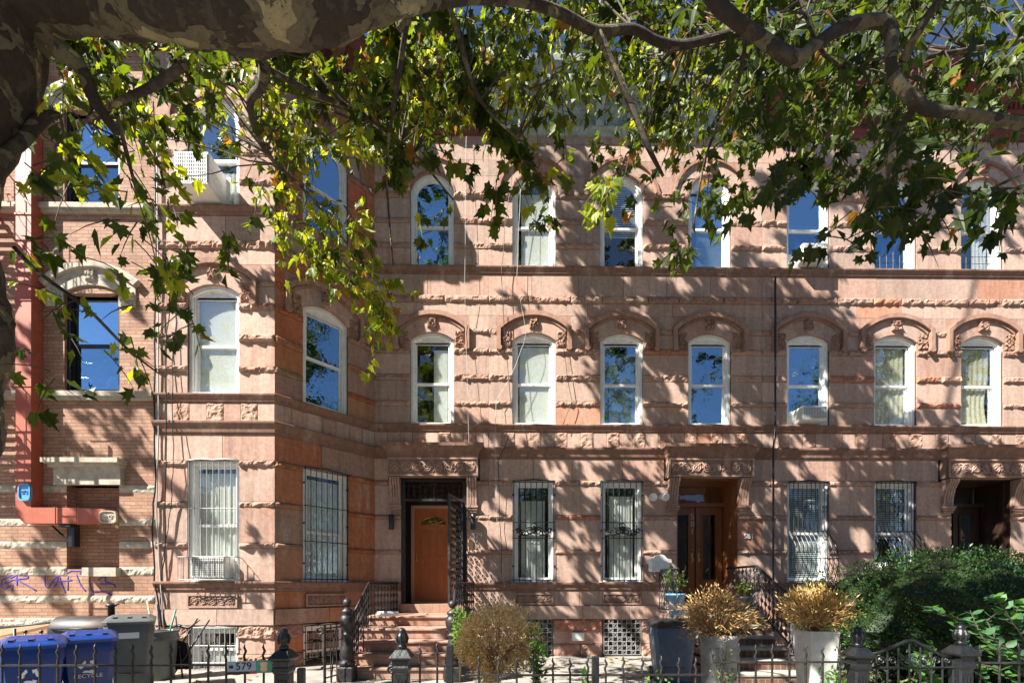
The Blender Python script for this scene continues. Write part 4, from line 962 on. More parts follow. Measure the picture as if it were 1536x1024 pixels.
cable('hanging_wire', [(843, 500, -.1), (850, 560, -.1), (858, 600, -.1), (845, 636, -.12)], .006, MT['iron'], 'thin wire hanging between the first two second-floor windows', jit=.01)
yb = BY - .06
cable('service_cable', [(232, 200, yb), (234, 400, yb), (231, 600, yb), (233, 720, yb), (228, 790, yb), (232, 870, yb), (242, 940, yb)], .014, MT['iron'], 'thick black cable at the joint of brick house and bay, leftmost', jit=.012)
cable('service_cable', [(236, 200, yb), (237, 450, yb), (238, 650, yb), (234, 760, yb), (240, 860, yb), (246, 945, yb)], .012, MT['wiron'], 'pale cable at the joint of brick house and bay', jit=.01)
cable('service_cable', [(251, 420, yb), (253, 470, yb), (249, 520, yb), (250, 700, yb - .1), (247, 820, yb), (240, 900, yb), (252, 950, yb)], .009, MT['iron'], 'black cable looping down the left edge of the bay', jit=.015)
cable('service_cable', [(258, 500, yb), (259, 600, yb - .02), (260, 690, yb - .1), (256, 760, yb), (246, 830, yb), (238, 880, yb), (248, 945, yb)], .007, MT['iron'], 'thin black cable nearest the bay windows', jit=.015)
# ------------------------------------------------------------------ stoops
GZ = .12
def newel(x, y, z, H, name, label, group):
    t = thing(name, label, 'newel post', (x, y, z), group)
    b = MB(); b.bbox(x - .13, x + .13, y - .13, y + .13, z, z + .24, .02); b.build('base', MT['iron2'], t)
    b = MB(); s = (H - .24)
    pr = [(.11, 0), (.13, .03), (.13, .06), (.09, .09), (.10, .12), (.115, .16), (.09, .28), (.065, .40), (.06, .43), (.085, .45), (.085, .48), (.055, .50), (.07, .54), (.105, .60), (.115, .67), (.10, .74), (.07, .77), (.09, .79), (.09, .82), (.05, .85), (.035, .87)]
    b.lathe([(r, zz * s) for r, zz in pr], x, y, 16, z0=z + .24); b.build('shaft', MT['iron2'], t)
    b = MB(); b.sphere((x, y, z + .24 + s * .94), .07, 12); b.build('ball', MT['iron2'], t)
    return t
def rail(pts, label, scroll=True):
    t = thing('stair_railing', label, 'railing', (pts[0][0], pts[0][1], pts[0][2] - .8), 'iron stair railings')
    P = [Vector(p) for p in pts]; b = MB(); b.tube([P[0] + Vector((0, 0, 0))] + P[1:], .026, 6); b.build('handrail', MT['iron2'], t)
    b = MB(); L = 0
    for k in range(len(P) - 1):
        a, c = P[k], P[k + 1]; n = max(1, int((c - a).length / .13)); low = Vector((0, 0, -.80))
        b.tube([a + low, c + low], .016, 5)
        for q in range(n):
            p = a.lerp(c, (q + .5) / n); b.tube([p, p + low], .009, 4)
            for j in range(5):
                cz = p + Vector((0, .0, -.1 - j * .15)); d = (c - a).normalized(); r = .055
                b.tube([cz + d * (r * (1 - .7 * w / 12) * math.cos(w * .8)) + Vector((0, 0, r * (1 - .7 * w / 12) * math.sin(w * .8))) for w in range(13)], .009, 4)
    b.build('scrolled_balusters', MT['iron2'], t)
def stoop(name, x0, x1, ys, top, n, label, mat, tread, nose=.03, seed=0):
    t = thing(name, label, 'stoop', ((x0 + x1) / 2, ys[-1], GZ))
    h = (top - .187 - GZ) / (n)
    rr = random.Random(seed); yy = [-.115] + ys
    for k in range(n):
        z1 = top - .187 - k * h; ex = 0 if k < n - 1 else .12
        b = MB(); c = tuple(v * rr.uniform(.9, 1.05) for v in (.42, .25, .19)); y_a = ys[k]
        if tread is None:
            b.bbox(x0 - ex, x1, y_a, -.121, z1 - h + .001, z1 - .05, .008, c); b.bbox(x0 - ex - nose, x1 + nose, y_a - nose, -.1205, z1 - .0499, z1, .014, tuple(v * .9 for v in c)); b.build('step', mat, t)
        else:
            b.box(x0, x1, y_a, -.121, z1 - h + .001, z1 - .05); s = b.build('step', mat, t)
            b = MB(); b.bbox(x0 - .02, x1 + .02, y_a - .02, -.1205 if k == 0 else ys[k - 1] + .02, z1 - .0499, z1, .012); b.build('tread', tread, s)
    return t
SX0, SX1 = -2.52, -.92
stoop('stone_stoop', SX0, SX1, [-1.15, -1.7, -2.0, -2.27, -2.5], DZ, 5, 'reddish stone stoop with five worn steps below the orange door', MT['stone'], None)
newel(-2.42, -2.62, GZ + .0, 1.30, 'stair_newel', 'black cast iron newel with ball at the left foot of the stone stoop', 'stoop newel posts')
newel(-.76, -2.62, GZ + .0, 1.27, 'stair_newel', 'black cast iron newel half hidden by ivy at the right foot of the stone stoop', 'stoop newel posts')
rail([(X(598), -.05, 1.68), (-2.46, -1.25, 1.68), (-2.43, -2.5, 1.02)], 'scrolled iron railing on the left side of the stone stoop')
rail([(X(712), -.05, 1.68), (-.85, -1.25, 1.68), (-.77, -2.5, 1.02)], 'scrolled iron railing on the right side of the stone stoop')
stoop('brick_stoop', 3.45, 4.78, [-1.3, -1.62, -1.94, -2.26, -2.58, -2.9], DZ, 6, 'brick stoop with stone treads below the double doors', MT['redbrick'], MT['tread'])
rail([(4.85, -.05, 2.0), (4.85, -1.2, 2.0), (4.87, -3.0, 1.0)], 'scrolled iron railing right of the brick stoop')
rail([(3.38, -.05, 1.95), (3.36, -1.2, 1.95)], 'short iron railing by the blue pot on the brick stoop')
stoop('far_right_stoop', X(1471) - .75, X(1471) + .75, [-1.3, -1.62, -1.94, -2.26, -2.58, -2.9], DZ, 6, 'stone stoop behind the hedge at the right edge', MT['stone'], None)
bpy.data.objects['far_right_stoop'].name = 'stone_stoop.001'
def newspaper():
    b = MB(Matrix.Translation((-2.1, -1.3, DZ - .14)) @ Matrix.Rotation(.3, 4, 'Z') @ Matrix.Rotation(PI / 2, 4, 'Y')); b.lathe([(.01, -.2), (.045, -.19), (.05, 0), (.045, .19), (.01, .2)], 0, 0, 10, (1, 1, 1)); tag(b.build('rolled_newspaper', MT['wht']), 'rolled newspaper lying on the top step of the stone stoop', 'newspaper')
newspaper()
# low areaway gate and railing in front of the basement window of the bay
def areaway():
    t = thing('areaway_gate', 'low open iron gate leaning out before the shaded basement window', 'gate', (X(487, -2.7), -2.7, GZ))
    a = W(487, 950, -3.0); c = W(552, 950, -1.9); b = MB(); a.z = c.z = 0; z0, z1 = GZ + .12, .98
    for k in range(9): p = a.lerp(c, k / 8); b.tube([(p.x, p.y, z0 - .08), (p.x, p.y, z1 + (.05 if k else .05))], .009 if k else .022, 4)
    for z in (z0, z1): b.tube([(a.x, a.y, z), (c.x, c.y, z)], .013, 4)
    iron_ring(b, a.x - .07, a.y, z1 - .03, .05, .016, 12); b.tube([(a.lerp(c, .35).x, a.y + .1, z1 - .05), (a.lerp(c, .6).x, a.y - .3, GZ)], .01, 4)
    b.build('gate_leaf', MT['iron2'], t)
areaway()
# ------------------------------------------------------------------ ground
def sheet(name, x0, x1, y0, y1, z, mat, kind='structure', th=.02):
    b = MB(); b.box(x0, x1, y0, y1, z - th, z); o = b.build(name, mat); o['kind'] = kind; return o
g = MB(); g.poly([(-400, -400, -.16), (400, -400, -.16), (400, 400, -.16), (-400, 400, -.16)]); o = g.build('ground', MT['asph']); o['kind'] = 'structure'
sheet('pavement', -60, 60, -13.5, -6.35, 0, MT['conc'], th=.15); sheet('road', -60, 60, -23, -13.51, -.15, MT['asph'], th=.005); sheet('far_pavement', -60, 60, -27, -23.01, 0, MT['conc'], th=.15)
yp = MB(); rr = random.Random(5)
for i in range(14):
    for j in range(4):
        x = -14 + i * 2.0; y = -6.34 + j * 1.58; yp.box(x + .005, x + 1.995, y + .005, y + 1.575, -.02, GZ + rr.uniform(-.004, .004))
o = yp.build('yard_paving', MT['conc']); o['kind'] = 'structure'
yb_ = MB(); yb_.box(-14, 14, -6.35, .9, -.15, GZ - .012); o = yb_.build('yard_base', MT['soil']); o['kind'] = 'structure'
def bed(x0, x1, y0, y1, z=.17):
    b = MB(); n = 30; G = [[b.pt((x0 + (x1 - x0) * i / n, y0 + (y1 - y0) * j / 10, (z + .04 * noise.noise(Vector((i * .4, j * .4, 1)))) if 0 < i < n and 0 < j < 10 else GZ - .02)) for i in range(n + 1)] for j in range(11)]
    for j in range(10):
        for i in range(n): b.face((G[j][i], G[j][i + 1], G[j + 1][i + 1], G[j + 1][i]))
    o = b.build('soil', MT['soil']); o['kind'] = 'structure'
bed(-.6, 2.9, -6.2, -3.6); bed(4.2, 9.5, -6.2, -2.2)
# ------------------------------------------------------------------ front fence
FY = -6.1
def fence(px0, px1, ztop, zrail, label, posts=None, tilt=0):
    x0, x1 = X(px0, FY), X(px1, FY); t = thing('iron_fence', label, 'fence', ((x0 + x1) / 2, FY, .1), 'iron front fences')
    b = MB(); b.box(x0, x1, FY - .014, FY + .014, zrail - .007, zrail + .007); b.build('rail', MT['iron2'], t); b = MB(); b.box(x0, x1, FY - .014, FY + .014, .22, .235); b.build('rail', MT['iron2'], t)
    n = int(round((x1 - x0) / .15))
    for k in range(n):
        x = x0 + (k + .5) * (x1 - x0) / n + R.uniform(-.008, .008); z = ztop + R.uniform(-.012, .012); b = MB(); w = R.choice((-1, 1)) * .008
        b.tube([(x, FY, .1), (x, FY, z - .13), (x + w, FY, z - .10), (x - w, FY, z - .06), (x + w * .7, FY, z - .03), (x, FY, z)], [.0095, .0095, .010, .011, .009, .002], 5); b.build('picket', MT['iron2'], t)
def post(px, ztop, label, w=.06):
    x = X(px, FY); t = thing('iron_post', label, 'fence post', (x, FY, 0), 'iron gate posts'); b = MB()
    b.bbox(x - w, x + w, FY - w, FY + w, 0, ztop - .36, .012)
    for k in range(3):
        for s in (-1, 1): b.box(x - w * .6 + k * w * .45, x - w * .6 + k * w * .45 + .02, *sorted((FY + s * w, FY + s * (w + .01))), .2, ztop - .42)
    b.build('shaft', MT['iron'], t)
    b = MB(); q = 1.414
    b.lathe([(w * q * .98, 0), (w * q * 1.12, .02), (w * q * 1.12, .045), (w * q * 1.0, .06), (w * q * 1.05, .10), (w * q * 1.45, .115), (w * q * 1.5, .13), (w * q * .8, .19), (w * q * .45, .20)], x, FY, 4, z0=ztop - .37); b.build('cap', MT['iron'], t)
    b = MB(); b.lathe([(.022, 0), (.04, .012), (.038, .03), (.024, .045), (.032, .055), (.046, .075), (.048, .10), (.04, .125), (.028, .135), (.034, .15), (.026, .168), (.006, .178)], x, FY, 14, z0=ztop - .178)
    for k in range(8): a = k * PI / 4; b.tube([(x + .04 * math.cos(a), FY + .04 * math.sin(a), ztop - .13), (x + .05 * math.cos(a), FY + .05 * math.sin(a), ztop - .085), (x + .034 * math.cos(a), FY + .034 * math.sin(a), ztop - .045)], .008, 4)
    b.build('finial', MT['iron'], t)
fence(-40, 410, 1.135, .955, 'black iron fence in front of the rubbish bins')
fence(617, 668, 1.125, .94, 'short stretch of iron fence in front of the stone stoop')
fence(706, 1058, 1.02, .865, 'low iron fence in front of the dry tan shrub')
fence(1070, 1272, 1.13, .97, 'iron fence in front of the tall white planter')
fence(1456, 1600, 1.13, .96, 'iron fence under the leafy shrub at the right edge')
post(426, 1.258, 'black cast iron post beside the 579 sign'); post(603, 1.262, 'black cast iron post in front of the stone steps'); post(1287, 1.27, 'black cast iron post between white planter and hedge'); post(1441, 1.285, 'black cast iron post under the leafy shrub')
def small_post(px, zt, label):
    x = X(px, FY); b = MB(); b.bbox(x - .028, x + .028, FY - .028, FY + .028, .1, zt, .006); tag(b.build('gate_stop', MT['iron']), label, 'gate stop')
small_post(675, 1.12, 'short square iron stake left of the dry tan shrub'); small_post(452, .93, 'short square iron stake right of the post by the 579 sign'); small_post(893, 1.02, 'short square iron stake in the low fence')
def gate_open():
    x = X(590, FY); t = thing('front_gate', 'open iron front gate folded back beside the post before the steps', 'gate', (x, FY + .4, .1))
    b = MB()
    for k in range(6): y = FY + .06 + k * .14; b.tube([(x - .02 - k * .018, y, .2), (x - .02 - k * .018, y, .98)], .010, 4); spiral(b, x - .03 - k * .018, y, .9, .04, 1, .01, 1.3)
    for z in (.25, .84, .98): b.tube([(x - .02, FY + .05, z), (x - .12, FY + .78, z)], .013, 4)
    b.build('gate_leaf', MT['iron'], t)
gate_open()
def gate_right():
    x0, x1 = X(1298, FY), X(1430, FY); t = thing('front_gate', 'closed iron front gate with peaked top rail below the hedge', 'gate', ((x0 + x1) / 2, FY, .1)); b = MB(); xm = (x0 + x1) / 2
    top = [(x0, 1.03), (x0 + .12, 1.05), (xm - .02, 1.15), (xm + .03, 1.15), (x1 - .1, 1.02), (x1, 1.0)]
    b.tube([(p, FY, q) for p, q in top], .014, 5)
    for z in (.3, .92): b.tube([(x0, FY, z), (x1, FY, z)], .011, 4)
    for k in range(9):
        x = x0 + (x1 - x0) * k / 8; zt = 1.0 + .12 * (1 - abs(x - xm) / (xm - x0)); b.tube([(x, FY, .2), (x, FY, zt)], .009, 4)
        if k < 8: spiral(b, x + .045, FY, .98, .035, 1 if k % 2 else -1, .006, 1.4)
    b.build('gate_leaf', MT['iron'], t)
gate_right()
def sign579():
    a = W(340, 993, FY - .04); c = W(408, 993, FY - .04); t = thing('number_sign', 'blue grey and green 579 number plate wired to the front fence', 'sign', ((a.x + c.x) / 2, FY - .04, .85))
    z1 = a.z + .005; z0 = W(340, 1011, FY - .04).z; y = FY - .035; w = c.x - a.x; M = Matrix.Translation((a.x, y, 0)) @ Matrix.Rotation(-.03, 4, 'Y')
    M = Matrix.Translation((a.x, y, (z0 + z1) / 2)) @ Matrix.Rotation(-.04, 4, 'Y'); h = z1 - z0
    b = MB(M); b.box(0, w, 0, .006, -h / 2, h / 2); b.build('plate', MT['sign'], t)
    b = MB(M); b.box(w * .64, w + .002, -.002, -.0005, -h / 2, h / 2 + .003); b.build('green_end', MT['green'], t)
    b = MB(M); b.box(-.008, w * .50, -.004, -.0025, -h / 2 - .004, -h / 2 + .018); b.box(.02, .05, -.004, -.001, 0 - .004, .02); b.build('black_strip', MT['blk'], t)
    b = MB(M); b.box(w * .5, w * .66, -.0045, -.0026, -h / 2 - .004, -h / 2 + .018); b.build('red_strip', MT['redp'], t)
    b = MB(M); cx = w * .82; b.prism([(cx - .032, .03), (cx - .016, .04), (cx + .016, .04), (cx + .032, .03), (cx + .024, 0), (cx + .03, -.026), (cx + .014, -.038), (cx - .014, -.038), (cx - .03, -.026), (cx - .024, 0)], -.006, -.0021); b.build('emblem', MT['tan'], t)
    text_mesh('number', '579', .085, M @ Matrix.Translation((w * .37, -.002, .008)), MT['blk'], t, .002, space=1.05)
    text_mesh('small_lettering', 'K-9', .02, M @ Matrix.Translation((.035, -.004, .008)), MT['wht'], t, .001)
    bpy.data.objects.remove(bpy.data.objects['small_lettering'])
sign579()
# ------------------------------------------------------------------ bins
def arrow_tri(mb, cx, cz, r, y):
    for k in range(3):
        a = PI / 2 + k * 2 * PI / 3
        def p(ang, rad): return (cx + rad * math.cos(ang), y, cz + rad * math.sin(ang))
        A = [p(a + .35 + t * .22, r * (1.0 - .18 * math.sin(t * PI / 5))) for t in range(6)]; B = [p(a + .35 + t * .22, r * (.62 - .12 * math.sin(t * PI / 5))) for t in range(6)]
        for q in range(5): mb.poly([A[q], A[q + 1], B[q + 1], B[q]])
        mb.poly([p(a + 1.45, r * 1.15), p(a + 1.45, r * .42), p(a + 1.9, r * .8)])
def wheelie(x, y, z, ang, body, lid, label, w=.49, d=.56, h=.83, sym=True, group='wheeled rubbish bins', name='wheelie_bin'):
    M = Matrix.Translation((x, y, z)) @ Matrix.Rotation(ang, 4, 'Z')
    t = thing(name, label, 'rubbish bin', (x, y, z), group)
    b = MB(M); lv = []
    for zz, k in ((.03, .78), (.06, .80), (h * .86, 1.0), (h * .861, 1.05), (h * .93, 1.05), (h, 1.03)):
        hw, hd, c = w / 2 * k, d / 2 * k, .05
        lv.append([b.pt((px, py, zz)) for px, py in ((-hw + c, -hd), (hw - c, -hd), (hw, -hd + c), (hw, hd - c), (hw - c, hd), (-hw + c, hd), (-hw, hd - c), (-hw, -hd + c))])
    for a in range(5):
        for k in range(8): b.face((lv[a][k], lv[a][(k + 1) % 8], lv[a + 1][(k + 1) % 8], lv[a + 1][k]))
    b.face(lv[0][::-1]); b.box(-w * .25, w * .25, -d / 2 * .9 - .012, -d / 2 * .85, h * .28, h * .30)
    b.build('body', body, t)
    b = MB(M); L = []
    for zz, k in ((h + .001, 1.10), (h + .035, 1.12), (h + .05, 1.06), (h + .085, .80), (h + .09, .5)):
        hw, hd, c = w / 2 * k, d / 2 * k, .05 * k
        L.append([b.pt((px, py, zz + (.03 if py > 0 else 0))) for px, py in ((-hw + c, -hd), (hw - c, -hd), (hw, -hd + c), (hw, hd - c), (hw - c, hd), (-hw + c, hd), (-hw, hd - c), (-hw, -hd + c))])
    for a in range(4):
        for k in range(8): b.face((L[a][k], L[a][(k + 1) % 8], L[a + 1][(k + 1) % 8], L[a + 1][k]))
    b.face(L[4]); b.face(L[0][::-1])
    for s in (-.5, 0, .5): b.box(s * w * .6 - .02, s * w * .6 + .02, -d * .42, d * .42, h + .06, h + .10)
    b.tube([(-w * .35, d / 2 + .08, h - .02), (w * .35, d / 2 + .08, h - .02)], .018, 6)
    b.build('lid', lid, t)
    for s in (-1, 1):
        k = MB(M @ Matrix.Translation((s * (w / 2 - .03), d / 2 - .08, .10)) @ Matrix.Rotation(PI / 2, 4, 'Y')); k.lathe([(.03, -.025), (.10, -.025), (.11, 0), (.10, .025), (.03, .025)], 0, 0, 16); k.build('wheel', MT['blackp'], t)
    if sym:
        k = MB(M); arrow_tri(k, 0, h * .66, .085, -d / 2 * .985 - .012); k.build('recycling_symbol', MT['wht'], t)
        text_mesh('lettering', 'RECYCLE', .062, M @ Matrix.Translation((0, -d / 2 * .97 - .012, h * .53)), MT['wht'], t, .001)
        k = MB(M); k.box(-.1, .1, -d / 2 * .92 - .012, -d / 2 * .92 - .002, h * .335, h * .345); k.build('label_line', MT['wht'], t)
    return t
p = W(50, 0, -4.85); wheelie(p.x, -4.85, GZ, math.radians(40), MT['blue'], MT['blue'], 'blue recycling bin at the very left, nearest the fence')
p = W(128, 0, -4.3); wheelie(p.x, -4.25, GZ, math.radians(40), MT['blue'], MT['blue'], 'blue recycling bin between the leftmost blue bin and the grey bin')
p = W(196, 0, -3.3); wheelie(p.x, -3.3, GZ, math.radians(35), MT['grey'], MT['grey'], 'dark grey wheeled bin with white sticker behind the blue bins', .52, .62, .97, False)
k = MB(Matrix.Translation((p.x, -3.3, GZ)) @ Matrix.Rotation(math.radians(35), 4, 'Z')); k.box(-.11, .11, -.335, -.326, .78, .86); o = k.build('sticker', MT['wht'], bpy.data.objects['wheelie_bin.002'])
p = W(1003, 0, -2.6); wheelie(p.x, -2.7, GZ, math.radians(-8), MT['bgrey'], MT['blackp'], 'blue grey wheeled bin beside the grey planter', .60, .62, .86, False)
def can():
    p = W(239, 0, -2.4); x, y = p.x, -2.4; t = thing('round_bin', 'round grey plastic bin holding a broom and sticks beside the bay', 'rubbish bin', (x, y, GZ))
    b = MB(); b.lathe([(.20, 0), (.205, .02), (.245, .62), (.265, .63), (.268, .68), (.255, .74), (.27, .75), (.275, .78), (.255, .785), (.24, .78), (.21, .2), (.01, .15)], x, y, 28, z0=GZ); b.build('body', MT['grey'], t)
    for s in (-1, 1): b = MB(); b.bbox(x + s * .1 - .09, x + s * .1 + .09, y - .30 , y - .22, GZ + .56, GZ + .70, .015); s < 0 and b.build('handle', MT['grey'], t)
    b = MB(); b.sphere((x, y, GZ + .74), .22, 14, sz=.25); b.build('bin_bag', MT['blackp'], t)
    for k, (dx, dy, L, m, lb) in enumerate(((.06, .02, .62, 'green', 'green handled stick standing in the round grey bin'), (-.12, .05, .75, 'trim', 'pale wooden stick leaning out of the round grey bin'), (.0, .08, .7, 'iron2', 'dark pole leaning out of the round grey bin'))):
        b = MB(); q = Vector((dx, dy, 0)); b.tube([(x + dx * .5, y + dy, GZ + .3), (x + dx * 1.5 + (.16 if k == 0 else -.05 * k), y + dy, GZ + .5 + L)], .013, 6); tag(b.build('pole', MT[m]), lb, 'pole')
can()
def clutter():
    x, y = W(268, 0, -2.1).x, -2.1; t = thing('folded_chair', 'folded metal chair and scrap leaning between the round bin and basement window', 'folded chair', (x, y, GZ))
    b = MB(); b.tube([(x - .15, y - .2, GZ), (x + .25, y + .1, GZ + .95)], .013, 5); b.tube([(x + .2, y - .2, GZ), (x - .12, y + .1, GZ + .98)], .013, 5); b.tube([(x + .02, y - .2, GZ), (x + .42, y + .15, GZ + .92)], .013, 5); b.build('frame', MT['iron2'], t)
    b = MB(); b.prism([(x - .1, GZ + .1), (x + .25, GZ + .12), (x + .16, GZ + .55), (x + .02, GZ + .6)], y - .05, y); b.build('seat', MT['blackp'], t)
    b = MB(); b.tube([(x - .2, y, GZ + .78), (x + .0, y - .02, GZ + .84), (x + .2, y - .05, GZ + .80), (x + .36, y, GZ + .93)], [.02, .03, .025, .006], 6); b.build('scrap', MT['iron2'], t)
clutter()
def barrel():
    p = W(146, 0, -2.6); x, y = p.x, -2.7; t = thing('barrel_grill', 'rusty black barrel barbecue with chimney behind the blue bins', 'barbecue', (x, y, GZ))
    M = Matrix.Translation((x, y, GZ + .80)) @ Matrix.Rotation(.15, 4, 'Z') @ Matrix.Rotation(PI / 2, 4, 'Y'); b = MB(M); b.lathe([(.02, -.45), (.22, -.45), (.235, -.43), (.235, .43), (.22, .45), (.02, .45)], 0, 0, 28); b.build('drum', MT['rust'], t)
    b = MB(); b.lathe([(.045, 0), (.045, .2), (.07, .2), (.075, .23), (.02, .25)], x + .3, y, 12, z0=GZ + .98); b.tube([(x + .3, y, GZ + 1.2), (x + .42, y, GZ + 1.22)], .012, 5); b.build('chimney', MT['blackp'], t)
    for dx in (-.35, .35):
        b = MB(); b.tube([(x + dx, y - .18, GZ), (x + dx, y, GZ + .6), (x + dx, y + .18, GZ)], .015, 5); b.build('leg', MT['iron'], t)
    b = MB(); b.tube([(x - .35, y - .25, GZ + .86), (x - .35, y - .30, GZ + .86), (x + .3, y - .30, GZ + .86), (x + .3, y - .25, GZ + .86)], .014, 5); b.build('handle', MT['iron'], t)
barrel()
def ramp_rail():
    t = thing('handrail', 'weathered sloping board and iron handrail by the brick wall behind the blue bins', 'handrail', (-8.4, -2.3, GZ)); a = W(-20, 943, -2.4); c = W(88, 932, -2.4); b = MB()
    b.tube([a, c, (c.x, c.y, GZ)], .022, 5); b.tube([W(22, 942, -2.4), (W(22, 942, -2.4).x, -2.4, GZ)], .02, 5)
    for px in (38, 62, 84): p = W(px, 947, -2.45); b.sphere(p, .03, 8); b.tube([p, (p.x, p.y, GZ)], .012, 5)
    b.build('frame', MT['iron'], t); b = MB(); b.prism([(a.x, a.z - .14), (c.x - .1, c.z - .03), (c.x - .1, c.z - .005), (a.x, a.z - .02)], -2.3, -1.9); b.build('board', MT['trim'], t)
ramp_rail()
# ------------------------------------------------------------------ plants
def rvec(r=R):
    while True:
        v = Vector((r.uniform(-1, 1), r.uniform(-1, 1), r.uniform(-1, 1)))
        if .05 < v.length < 1: return v.normalized()
def bush(mb, tw, c, rad, n, twl, cols, ln, wd, up=.3, seed=1, twr=.004, ns=60, shell=.55, root=None):
    """branching twigs from a root point with leaves near their tips"""
    rr = random.Random(seed); root = root or (c - Vector((0, 0, rad.z)))
    for k in range(ns):
        d = rvec(rr); d.z = abs(d.z) * .9 - .25; d.normalize(); e = c + Vector((d.x * rad.x, d.y * rad.y, d.z * rad.z)) * rr.uniform(.75, 1.05)
        mid = root.lerp(e, .5) + Vector((0, 0, .12 * rad.z)); tw.tube([root, mid, e], [twr * 2, twr * 1.3, twr * .4], 4)
    for k in range(n):
        d = rvec(rr)
        if noise.noise(d * 3.1 + Vector((seed * 2, 1, 0))) > .22 and rr.random() < .8: continue
        f = rr.uniform(shell, 1.0) * (1 + .45 * noise.noise(d * 2.2 + Vector((seed, 0, 0))) + .25 * noise.noise(d * 6))
        p = c + Vector((d.x * rad.x, d.y * rad.y, d.z * rad.z)) * f; q = (d + rvec(rr) * .8 + Vector((0, 0, up))).normalized(); col = rr.choice(cols); kk = rr.uniform(.7, 1.25)
        mb.oval(p, q, rvec(rr), ln * rr.choice((.5, .7, 1, 1.4)), wd * rr.uniform(.8, 1.2), tuple(v * kk for v in col))
DRY = [(.78, .58, .33), (.84, .68, .44), (.66, .42, .20), (.86, .74, .52)]
GOLD = [(.60, .42, .10), (.70, .55, .18), (.45, .26, .09), (.68, .50, .27), (.40, .22, .10), (.55, .36, .15)]
BRN = [(.36, .21, .08), (.5, .34, .14), (.28, .15, .07), (.58, .42, .2)]
def shrub(name, label, cat, c, rad, n, cols, ln, wd, seed, lname='foliage', pot=None, ns=90, up=.3, shell=.35, mat='dry'):
    t = thing(name, label, cat, (c.x, c.y, GZ)); a, b = MB(), MB(); bush(a, b, c, rad, n, 0, cols, ln, wd, up, seed, ns=ns, shell=shell)
    a.build(lname, MT[mat], t); b.build('twig', MT['drytwig'] if mat == 'dry' else MT['twig'], t); return t
c = W(744, 962, -4.6); shrub('dry_shrub', 'dry tan shrub with a rounded head behind the low fence', 'shrub', c, Vector((.46, .42, .42)), 15000, DRY, .04, .016, 3, ns=110, shell=.72)
c = W(1076, 922, -4.7); shrub('dry_shrub', 'brown dry bush spilling over the grey planter', 'shrub', c, Vector((.42, .36, .30)), 5200, BRN, .055, .012, 4, ns=160)
c = W(1224, 914, -4.3); shrub('dry_shrub', 'golden dry bush filling the tall white planter', 'shrub', c, Vector((.41, .34, .27)), 6200, GOLD, .055, .013, 5, ns=170, up=.8)
def planter(label, px, y, w0, w1, zt, mat, n=4):
    x = X(px, y); t = thing('planter', label, 'planter', (x, y, GZ)); b = MB(); q = 1.414
    b.lathe([(w0 * q, 0), (w1 * q, zt - GZ - .03), (w1 * q * 1.03, zt - GZ - .028), (w1 * q * 1.03, zt - GZ), (w1 * q * .9, zt - GZ), (w1 * q * .88, zt - GZ - .1)] if n == 4 else [(w0, 0), (w1, zt - GZ - .06), (w1 * 1.06, zt - GZ - .05), (w1 * 1.06, zt - GZ), (w1 * .9, zt - GZ), (w1 * .88, zt - GZ - .1)], x, y, n, z0=GZ); b.build('pot', mat, t)
    b = MB(); b.lathe([(w1 * .86 * (q if n == 4 else 1), 0), (w1 * .5, .03), (.01, .05)], x, y, n, z0=zt - .12); b.build('soil_fill', MT['soil'], t)
planter('tall tapered white planter holding the golden dry bush', 1223, -4.3, .125, .175, 1.07, MT['plantw']); planter('tall grey planter holding the brown dry bush', 1078, -4.7, .17, .20, 1.06, MT['plant'], 20)
def flowerpot(x, y, z, r, h, mat, label, plabel, seed, hh):
    t = thing('flower_pot', label, 'flower pot', (x, y, z), 'glazed blue flower pots'); b = MB(); b.lathe([(r * .7, 0), (r, h * .9), (r * 1.1, h * .91), (r * 1.1, h), (r * .9, h), (r * .88, h * .9), (.01, h * .9)], x, y, 20, z0=z); b.build('pot', mat, t)
    q = thing('potted_plant', plabel, 'plant', (x, y, z + h * .9)); a, w = MB(), MB(); rr = random.Random(seed)
    for k in range(16):
        d = rvec(rr); e = Vector((x + d.x * .22, y + d.y * .2, z + h + rr.uniform(.15, hh))); w.tube([(x, y, z + h * .9), (x + d.x * .08, y + d.y * .08, z + h + .1), e], [.006, .005, .002], 4)
        for j in range(12): v = Vector((x, y, z + h)).lerp(e, rr.uniform(.3, 1)); a.oval(v, rvec(rr), rvec(rr), .08, .04, rr.choice([(.08, .16, .04), (.15, .24, .05), (.3, .33, .1)]))
    a.build('foliage', MT['leaf'], q); w.build('stem', MT['twig'], q)
flowerpot(X(1018, -1.1) , -.95, DZ - .187, .17, .42, MT['pool'], 'blue pot on the landing left of the double doors', 'straggly leafy plant in the blue pot left of the double doors', 5, .55)
flowerpot(X(1118, -.9), -.9, DZ - .187, .16, .36, MT['bgrey'], 'grey blue pot on the landing right of the double doors', 'grassy plant in the pot right of the double doors', 6, .3)
b = MB(); b.box(X(1013, -1.1), 3.44, -1.3, -.125, GZ, DZ - .187); tag(b.build('low_wall', MT['redbrick']), 'low brick wall left of the brick stoop under the blue pot', 'wall')
